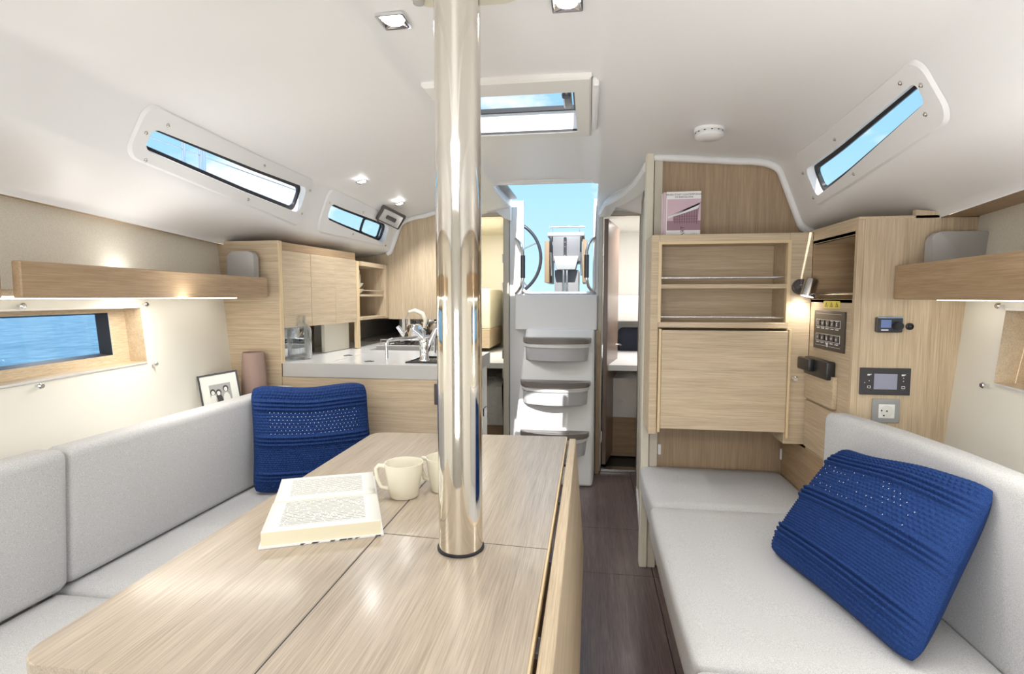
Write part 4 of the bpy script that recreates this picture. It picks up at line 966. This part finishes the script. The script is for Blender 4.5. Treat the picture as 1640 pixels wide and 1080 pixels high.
# hob unit at the aft end
hu = thing('hob_unit', 'stainless cooker hob with pan supports at the aft end of the galley', 'cooker', (-1.05, 3.1, 0))
part('body', (-1.18, 2.92, 0), (-.86, YG - .01, .925), 'grey_laminate', hu, .003); part('front_edge', (-1.2, 2.905, .905), (-.86, 2.925, .955), 'grey_laminate', hu); part('hob_top', (-1.18, 2.925, .925), (-.86, YG - .01, .945), 'steel', hu)
for y in (3.02, 3.19):
    for x in (-1.10, -.95):
        o = obj('burner', lathe([(.035, .945), (.035, .953), (.02, .957), (.001, .957)], (x, y, 0), 18), 'dark_metal', hu, smooth=40)
        b_ = bmesh.new()
        for a in range(4): c, s_ = math.cos(a * PI / 2 + PI / 4), math.sin(a * PI / 2 + PI / 4); addtube(b_, [(x + c * .02, y + s_ * .02, .966), (x + c * .065, y + s_ * .065, .966), (x + c * .07, y + s_ * .07, .946)], .004, 6)
        obj('pan_support', b_, 'dark_metal', o)
obj('hob_rail', tube([(-1.185, 2.935, .95), (-1.185, 2.935, .985), (-.865, 2.935, .985), (-.865, 2.935, .95)], .004, 8), 'chrome', hu, smooth=60)
# mirrors
tag(obj('mirror_splashback', box((-1.47, YG - .004, ZT + .004), (-.865, YG - .0005, 1.088)), 'mirror'), 'mirror splashback on the galley aft bulkhead behind the kettle', 'mirror')
tag(obj('mirror_splashback', hexa([(-1.435, 2.225, ZT + .002), (-1.431, 2.225, ZT + .002), (-1.421, 2.62, ZT + .002), (-1.425, 2.62, ZT + .002), (-1.435, 2.225, 1.09), (-1.431, 2.225, 1.09), (-1.421, 2.62, 1.09), (-1.425, 2.62, 1.09)]), 'mirror'), 'mirror splashback under the galley wall cupboard behind the carafe', 'mirror')
# wall cupboard
wc = thing('galley_wall_cupboard', 'oak galley wall cupboard with three plain doors', 'cupboard', (-1.45, 2.55, 1.09))
XD = lambda y: -1.347 + (y - 2.22) * .086
def gal(nm, y0, y1, z0, z1, off, th, m, p, bev=.0015):
    return skew_box(nm, (XD(y0) - off, y0), (XD(y1) - off, y1), z0, z1, th, m, p, bev)
gal('carcass', 2.222, 2.875, 1.092, 1.474, .018, .22, 'oak_dark_y', wc)
gal('top_rail', 2.222, 2.875, 1.436, 1.474, .012, .006, 'oak_dark_y', wc, 0)
for k in range(3): gal('door', 2.222 + .213 * k + .001, 2.222 + .213 * (k + 1) - .001, 1.090, 1.434, 0, .018, 'oak_y', wc)
gal('end_stile', 2.862, 2.892, ZT + .002, 1.43, -.002, .022, 'oak_edge', wc)
gal('lower_return', 2.62, 2.862, ZT + .002, 1.089, .05, .02, 'cream_lacquer', wc)
op = thing('galley_open_shelf', 'open oak cubby shelf between the galley cupboard and the bulkhead', 'shelf', (-1.35, 3.05, 1.1))
def cub(nm, y0, y1, z0, z1, xa, xb, m): return part(nm, (xa, y0, z0), (xb, y1, z1), m, op, .001)
cub('bottom_board', 2.892, 3.26, 1.098, 1.114, -1.50, -1.275, 'oak_y'); cub('middle_board', 2.892, 3.26, 1.232, 1.244, -1.50, -1.283, 'oak_y'); cub('top_board', 2.892, 3.26, 1.405, 1.43, -1.50, -1.275, 'oak_y')
cub('back_board', 2.892, 3.26, 1.114, 1.405, -1.52, -1.50, 'oak_dark_y'); cub('end_board', 3.245, 3.298, 1.098, 1.43, -1.50, -1.272, 'oak_z')
obj('retaining_rail', tube([(-1.285, 2.895, 1.268), (-1.285, 3.24, 1.268)], .0035, 8), 'chrome', op, smooth=60)
for k, (y, z) in enumerate(((2.99, 1.244), (2.99, 1.278))):
    tag(obj('bowl_stack' if 0 else 'bowl', lathe([(.025, z), (.045, z + .02), (.05, z + .032), (.046, z + .032), (.02, z + .006), (.001, z + .006)], (-1.36, y, 0), 22), 'ceramic_cream', smooth=50), ['cream bowl at the bottom of the stack in the galley cubby', 'cream bowl on top of the stack in the galley cubby'][k], 'bowl', 'bowls in the galley cubby')
tag(obj('jar', lathe([(.032, 1.310), (.034, 1.33), (.034, 1.36), (.028, 1.368), (.03, 1.372), (.03, 1.385), (.001, 1.387)], (-1.36, 2.99, 0), 20), 'ceramic_cream', smooth=40), 'small cream lidded pot on top of the bowls in the cubby', 'pot')
# carafe
cf = lathe([(.050, .0), (.054, .006), (.054, .130), (.052, .142), (.044, .155), (.034, .164), (.030, .172), (.030, .206), (.027, .206), (.027, .172), (.031, .163), (.042, .151), (.049, .139), (.050, .128), (.050, .010), (.001, .008)], (-1.345, 2.345, ZT + .001), 36)
cr_ = thing('glass_carafe', 'clear glass carafe on the galley worktop by the oak panel', 'carafe', (-1.345, 2.345, ZT)); obj('vessel', cf, 'carafe_glass', cr_, smooth=50)
# grab loop, faucet, kettle
tag(obj('grab_rail', tube([(-.905, 2.31, ZT), (-.905, 2.31, 1.02), (-.900, 2.315, 1.033), (-.885, 2.33, 1.037), (-.78, 2.55, 1.037), (-.765, 2.575, 1.033), (-.76, 2.585, 1.02), (-.76, 2.585, ZT)], .007, 12), 'chrome', smooth=60), 'chrome tube grab rail on the worktop beside the sink', 'rail')
fa = thing('faucet', 'chrome mixer faucet beside the galley sink', 'faucet', (-.745, 2.36, ZT))
obj('body', lathe([(.026, ZT), (.026, ZT + .006), (.020, ZT + .012), (.021, ZT + .06), (.024, ZT + .085), (.018, ZT + .105), (.001, ZT + .108)], (-.745, 2.36, 0), 22), 'chrome', fa, smooth=50)
obj('lever', tube([(-.745, 2.36, ZT + .095), (-.77, 2.355, ZT + .125), (-.795, 2.35, ZT + .145)], [.013, .010, .008], 12), 'chrome', fa, smooth=60)
obj('spout', tube([(-.735, 2.365, ZT + .045), (-.715, 2.372, ZT + .10), (-.695, 2.378, ZT + .145), (-.672, 2.383, ZT + .160), (-.650, 2.386, ZT + .150), (-.640, 2.388, ZT + .125)], [.012, .012, .012, .012, .012, .014], 14), 'chrome', fa, smooth=60)
kt = thing('kettle', 'steel kettle with cream arched handle on the hob', 'kettle', (-1.03, 3.08, .972))
obj('body', lathe([(.062, .972), (.066, .975), (.058, 1.02), (.042, 1.06), (.030, 1.068), (.001, 1.07)], (-1.03, 3.08, 0), 28), 'chrome', kt, smooth=50)
obj('lid_knob', lathe([(.006, 1.068), (.010, 1.08), (.008, 1.09), (.001, 1.092)], (-1.03, 3.08, 0), 14), 'black_plastic', kt, smooth=40)
obj('spout', tube([(-1.085, 3.07, 1.0), (-1.115, 3.065, 1.035), (-1.13, 3.06, 1.055)], [.02, .014, .012], 12), 'chrome', kt, smooth=60)
obj('handle', tube([(-.975, 3.09, 1.045), (-.965, 3.09, 1.09), (-.985, 3.09, 1.13), (-1.03, 3.085, 1.148), (-1.065, 3.08, 1.14)], [.009, .013, .015, .013, .008], 12), 'ceramic_cream', kt, smooth=60)
obj('handle_wire', tube([(-1.065, 3.08, 1.14), (-1.08, 3.08, 1.10), (-1.075, 3.08, 1.04)], .003, 8), 'chrome', kt)

# ------------------------------------------------------------------ companionway steps
cs = thing('companionway_steps', 'white moulded companionway steps with three brown-grey treads', 'steps', (-.22, 3.5, 0))
obj('body', hexa([(-.515, 3.43, 0), (.030, 3.43, 0), (.050, 3.775, 0), (-.515, 3.775, 0), (-.436, 3.70, 1.01), (.038, 3.70, 1.01), (.038, 3.775, 1.01), (-.436, 3.775, 1.01)], .02, 3), 'gelcoat', cs, smooth=50)
def step(zt, yb, x0_, x1_, bow, depth):
    def D(grow):
        p = [(x0_ - grow, yb)]; n = 30; xm = (x0_ + x1_) / 2; hw = (x1_ - x0_) / 2 + grow
        for i in range(n + 1):
            a = -1 + 2 * i / n; xx = xm + a * hw; yy = yb - depth - grow - bow * (1 - a * a) + .075 * (1 - math.sqrt(max(0, 1 - (max(0, abs(a) - .84) / .16) ** 2))); p.append((xx, yy))
        p.append((x1_ + grow, yb)); return p
    o = obj('riser_pocket', prism([(x, y, zt - .15) for x, y in D(-.012)], (0, 0, .09), .004), 'step_grey', cs, smooth=50)
    obj('white_band', prism([(x, y, zt - .062) for x, y in D(-.006)], (0, 0, .026), .003), 'gelcoat', cs, smooth=50)
    t_ = obj('tread', prism([(x, y, zt - .036) for x, y in D(.0)], (0, 0, .036), .004), 'tread_brown', cs, smooth=50)
    xm = (x0_ + x1_) / 2
    obj('grip_strip', box((xm - .16, yb - depth - bow * .55, zt), (xm + .10, yb - depth - bow * .55 + .016, zt + .0012)), 'dark_metal', t_)
step(.952, 3.70, -.455, .018, .075, .08); step(.668, 3.64, -.465, .016, .085, .09); step(.345, 3.56, -.46, .014, .085, .08)
struct('trim_15', box((-.515, 3.72, 1.0), (.052, 3.779, 1.245), .006), 'gelcoat')
obj_s = struct('trim_16', box((.048, 3.70, 0), (.075, 3.775, 1.0), .002), 'oak_dark_z')
for x, lab, sg in ((-.515, 'left', 1), (.032, 'right', -1)):
    gh = thing('grab_bar', 'stainless grab handle with black grip on the %s side of the companionway' % lab, 'grab bar', (x, 3.75, 1.25), 'companionway grab handles')
    xo = x + sg * .055
    obj('bar', tube([(x, 3.765, 1.635), (x + sg * .02, 3.74, 1.62), (x + sg * .042, 3.72, 1.59), (xo, 3.715, 1.54), (xo, 3.715, 1.36), (x + sg * .042, 3.72, 1.30), (x + sg * .02, 3.74, 1.27), (x, 3.765, 1.255)], .011, 12), 'chrome', gh, smooth=60)
    obj('grip', tube([(xo, 3.715, 1.36), (xo, 3.715, 1.515)], .0165, 14), 'rubber_black', gh, smooth=60)

# ------------------------------------------------------------------ things on the table and the ledge
def page_texture():
    m = mat('printed_page', (.86, .85, .78), .8); t = m.node_tree; b = t.nodes['Principled BSDF']; uv = N(t, 'ShaderNodeUVMap'); se = N(t, 'ShaderNodeSeparateXYZ'); t.links.new(uv.outputs[0], se.inputs[0])
    def M(op, a, b2=None):
        n = N(t, 'ShaderNodeMath', operation=op)
        for i, x in enumerate((a, b2)):
            if x is None: continue
            if isinstance(x, (int, float)): n.inputs[i].default_value = x
            else: t.links.new(x, n.inputs[i])
        return n.outputs[0]
    u, v = se.outputs[0], se.outputs[1]
    line = M('GREATER_THAN', M('FRACT', M('MULTIPLY', v, 23)), .48)
    inu = M('MULTIPLY', M('GREATER_THAN', u, .13), M('LESS_THAN', u, .87)); inv = M('MULTIPLY', M('GREATER_THAN', v, .12), M('LESS_THAN', v, .88))
    cx = N(t, 'ShaderNodeCombineXYZ'); t.links.new(M('MULTIPLY', u, 110), cx.inputs[0]); t.links.new(M('FLOOR', M('MULTIPLY', v, 23)), cx.inputs[1])
    nz_ = N(t, 'ShaderNodeTexWhiteNoise', noise_dimensions='2D'); fl_ = N(t, 'ShaderNodeVectorMath', operation='FLOOR'); t.links.new(cx.outputs[0], fl_.inputs[0]); t.links.new(fl_.outputs[0], nz_.inputs['Vector'])
    word = M('GREATER_THAN', nz_.outputs['Value'], .13)
    f = M('MULTIPLY', M('MULTIPLY', line, word), M('MULTIPLY', inu, inv))
    mix = N(t, 'ShaderNodeMixRGB'); mix.inputs[1].default_value = (.86, .85, .78, 1); mix.inputs[2].default_value = (.12, .12, .13, 1); t.links.new(M('MULTIPLY', f, .62), mix.inputs[0]); t.links.new(mix.outputs[0], b.inputs['Base Color'])
page_texture()
ob = thing('open_book', 'open book with printed pages lying on the saloon table', 'book', (-.62, 1.18, TZ))
# local frame: s along the page width (near -> far), t along the spine direction (left -> right)
O = V((-.655, .972, TZ)); ex = (V((-.437, 1.066, TZ)) - O); ey = (V((-.60, 1.41, TZ)) - V((-.437, 1.066, TZ)))
wT = ex.length; hT = ey.length; ex.normalize(); ey.normalize()
def bp_(t_, s_, z): return O + ex * (t_ * wT) + ey * (s_ * hT) + V((0, 0, z))
obj('cover', loft([[bp_(-.02, s_, .0005), bp_(1.02, s_, .0005), bp_(1.02, s_, .004), bp_(-.02, s_, .004)] for s_ in (-.015, .25, .5, .75, 1.015)]), 'white_plastic', ob)
for k in range(9): 
    a = random.uniform(.30, .95); o = obj('cover_mark', quad([bp_(a, -.0155, .0008), bp_(a + random.uniform(.015, .06), -.0155, .0008), bp_(a + .05, -.0155, .0036), bp_(a + .01, -.0155, .0036)]), 'ink', ob)
for nm, sA, sB, T0, T1 in (('page_block', .0, .585, .028, .017), ('page_block', .615, .985, .010, .016)):
    ns, ntt = 14, 8; b_ = bmesh.new(); uvl = b_.loops.layers.uv.new('UVMap'); top = []; bot = []
    def hz(f):
        edge = f if sA < .1 else 1 - f          # 1 at the gutter
        return (T0 + (T1 - T0) * f) * (1 - .55 * max(0, edge - .8) / .2 * max(0, edge - .8) / .2) if True else 0
    for i in range(ns + 1):
        f = i / ns; s_ = sA + (sB - sA) * f; top.append([b_.verts.new(bp_(j / ntt, s_, .004 + hz(f))) for j in range(ntt + 1)]); bot.append([b_.verts.new(bp_(j / ntt, s_, .004)) for j in range(ntt + 1)])
    for i in range(ns):
        for j in range(ntt):
            f_ = b_.faces.new((top[i][j], top[i][j + 1], top[i + 1][j + 1], top[i + 1][j])); f_.material_index = 0; f_.smooth = True
            for lp_, (a, c) in zip(f_.loops, ((i, j), (i, j + 1), (i + 1, j + 1), (i + 1, j))): lp_[uvl].uv = (c / ntt, a / ns)
        for j in (0, ntt): b_.faces.new((top[i][j], top[i + 1][j], bot[i + 1][j], bot[i][j])).material_index = 1
    for i in (0, ns):
        for j in range(ntt): b_.faces.new((top[i][j], top[i][j + 1], bot[i][j + 1], bot[i][j])).material_index = 1
    obj(nm, b_, ['printed_page', 'page_edge'], ob)
# mugs
def mug(x, y, ang, label):
    r = thing('mug', label, 'mug', (x, y, TZ + .0005), 'cream mugs on the table')
    b_ = lathe([(.034, 0), (.037, .003), (.0485, .082), (.0495, .088), (.047, .088), (.045, .082), (.034, .008), (.001, .006)], (0, 0, 0), 36); obj('cup', b_, 'ceramic_cream', r, smooth=50, local=True)
    c, s_ = math.cos(ang), math.sin(ang); pts = [(.046, .076), (.066, .078), (.073, .070), (.070, .045), (.060, .022), (.040, .018)]
    obj('handle', tube([(c * a, s_ * a, z) for a, z in pts], [.006, .0055, .0055, .0055, .0055, .006], 10), 'ceramic_cream', r, smooth=60, local=True)
    return r
mug(-.466, 1.292, PI * 1.02, 'cream mug in front of the post, whole handle showing'); mug(-.375, 1.352, PI * .93, 'cream mug mostly hidden behind the steel post')
# picture frame and vase on the ledge
pf = thing('picture_frame', 'tilted black picture frame with black and white portrait behind the sofa', 'picture frame', (-1.50, 1.99, .75))
A0 = V((-1.525, 1.925, .75)); ex = V((.105, .075, 0)).normalized(); up = V((-.12, .17, 1)).normalized(); nrm = ex.cross(up).normalized()
if nrm.y > 0: nrm = -nrm
up = nrm.cross(ex).normalized(); up = up if up.z > 0 else -up
tilt = .13; ex2 = (ex + V((0, 0, 1)) * tilt).normalized(); up2 = (up - ex * tilt).normalized(); ex = ex2; up = up2
fw, fh = .145, .165
def fpt(a, c, d): return A0 + ex * a + up * c + nrm * d
def fbox(a0, a1, c0, c1, d0, d1): return hexa([fpt(a0, c0, d0), fpt(a1, c0, d0), fpt(a1, c0, d1), fpt(a0, c0, d1), fpt(a0, c1, d0), fpt(a1, c1, d0), fpt(a1, c1, d1), fpt(a0, c1, d1)])
b_ = fbox(0, fw, 0, .007, -.012, .003)
for q in ((0, fw, fh - .007, fh), (0, .007, .007, fh - .007), (fw - .007, fw, .007, fh - .007)): merge(b_, fbox(*q, -.012, .003))
obj('frame_bars', b_, 'black_plastic', pf); obj('side_box', fbox(-.001, fw, 0, fh, -.05, -.012), 'white_plastic', pf); obj('mount', fbox(.007, fw - .007, .007, fh - .007, -.011, 0), 'photo_mat', pf)
ph = obj('portrait_print', fbox(.035, .112, .030, .120, 0, .0006), 'photo_grey', pf)
def disc(ca, cc, ra, rc, d, m, nm):
    b2 = bmesh.new(); b2.faces.new([b2.verts.new(fpt(ca + ra * math.cos(2 * PI * i / 14), cc + rc * math.sin(2 * PI * i / 14), d)) for i in range(14)]); obj(nm, b2, m, ph)
for ca, cc, hc, bc in ((.046, .090, 'photo_dark', 'photo_light'), (.066, .086, 'photo_dark', 'photo_dark'), (.093, .098, 'photo_dark', 'photo_light')):
    disc(ca, .052, .013, .030, .0009, bc, 'printed_figure'); disc(ca, cc, .010, .013, .0012, hc, 'printed_hair'); disc(ca, cc - .003, .0062, .009, .0015, 'photo_light', 'printed_face')
obj('stand', hexa([fpt(-.004, 0, -.10), fpt(.05, 0, -.10), fpt(.05, 0, -.06), fpt(-.004, 0, -.06), fpt(-.004, .012, -.07), fpt(.05, .012, -.07), fpt(.05, .09, -.052), fpt(-.004, .09, -.052)]), 'black_plastic', pf)
vs = thing('vase', 'tall dusty pink clay vase beside the picture frame', 'vase', (-1.435, 2.11, .75))
obj('vessel', lathe([(.050, .751), (.053, .756), (.050, .88), (.045, .98), (.043, .992), (.039, .992), (.041, .97), (.045, .80), (.001, .79)], (-1.4355, 2.125, 0), 36), 'clay_pink', vs, smooth=50)

# ------------------------------------------------------------------ outside: cockpit and sea
struct('cockpit_sole', box((-1.3, 3.90, .70), (.8, 8.0, .74)), 'gelcoat')
wh = thing('steering_wheel', 'large black rimmed steering wheel in the cockpit', 'steering wheel', (-.90, 5.6, .74))
wc_ = V((-.905, 5.6, 1.63)); RW = .40
obj('rim', tube([wc_ + V((math.cos(a) * RW, .03 * math.sin(a), math.sin(a) * RW)) for a in [2 * PI * i / 56 for i in range(56)]], .017, 10, True), 'charcoal_panel', wh, smooth=60)
for k in range(5):
    a = .42 + 2 * PI * k / 5; obj('spoke', tube([wc_, wc_ + V((math.cos(a) * RW, .03 * math.sin(a), math.sin(a) * RW))], .008, 8), 'steel', wh, smooth=60)
obj('hub', lathe([(.05, -.03), (.05, .03), (.02, .05)], wc_, 18, axis='Y'), 'steel', wh, smooth=40); obj('column', box((-.96, 5.62, .74), (-.85, 5.78, 1.66), .02, 2), 'gelcoat', wh, smooth=40)
ct = thing('cockpit_table', 'grey cockpit table with folded teak leaves and top rail', 'table', (-.21, 4.9, .74)); yc = 4.9
def cb(nm, xa, xb, za, zb, m, ya=0, yb_=.5, bev=.006): return obj(nm, box((xa, yc + ya, za), (xb, yc + yb_, zb), bev, 2), m, ct, smooth=40)
cb('box_body', -.335, -.085, 1.55, 1.775, 'cockpit_grey'); cb('top_cap', -.385, -.052, 1.775, 1.81, 'cockpit_light')
obj('tray', hexa([(-.30, yc - .05, 1.475), (-.13, yc - .05, 1.475), (-.13, yc + .2, 1.475), (-.30, yc + .2, 1.475), (-.325, yc - .05, 1.595), (-.10, yc - .05, 1.595), (-.10, yc + .2, 1.595), (-.325, yc + .2, 1.595)], .006, 2), 'cockpit_light', ct, smooth=40)
obj('lock_bar', prism([(-.2225 + a, yc - .012, 1.68 + c) for a, c in rrect(.028, .17, .012, 4)], (0, .012, 0)), 'charcoal_panel', ct)
for z in (1.72, 1.68, 1.60): obj('lock_bolt', lathe([(.006, -.018), (.006, -.010)], (-.2225, yc, z), 10, axis='Y'), 'chrome', ct)
for xa, xb, m, zt in ((-.408, -.365, 'teak', 1.735), (-.068, -.028, 'teak', 1.745)): cb('folded_leaf', xa, xb, 1.36, zt, m, .0, .7, .003)
cb('side_arm', -.362, -.34, 1.63, 1.77, 'black_plastic', -.02, .02, .004); cb('side_arm', -.09, -.075, 1.63, 1.77, 'black_plastic', -.02, .02, .004)
for xa in (-.352, -.083): obj('stay', tube([(xa, yc - .01, 1.64), (xa + .01, yc - .01, 1.42)], .009, 8), 'steel', ct, smooth=60)
cb('pedestal', -.32, -.10,   .74, 1.475, 'cockpit_grey', .08, .45); 
for xa in (-.238, -.206): obj('leg_tube', tube([(xa, yc + .03, .74), (xa, yc + .03, 1.48)], .013, 10), 'chrome', ct, smooth=60)
for xa in (-.34, -.10): obj('rail_post', tube([(xa, yc + .05, 1.80), (xa, yc + .05, 1.862)], .006, 8), 'chrome', ct)
obj('top_rail', tube([(-.37, yc + .05, 1.862), (-.05, yc + .05, 1.862)], .010, 10), 'steel', ct, smooth=60)
# guard rail outside the left windows
gr = thing('guard_rail', 'stainless guard wires with stanchions outside the left windows', 'guard rail', (-2.05, 2.5, 1.45))
for z in (1.97, 2.05): obj('wire', tube([(-2.03, .5, z), (-2.03, 5.5, z)], .0025, 6), 'steel', gr)
for y in (2.50, 2.63): obj('stanchion', tube([(-2.03, y, 1.45), (-2.03, y, 2.40)], .010 if y < 2.6 else .018, 10), 'chrome', gr, smooth=60)
sea = quad([(-900, -900, -.6), (900, -900, -.6), (900, 900, -.6), (-900, 900, -.6)])
o = obj('sea', sea, 'sea_water'); o['kind'] = 'stuff'; o['label'] = 'blue rippled sea outside the boat'; o['category'] = 'sea'
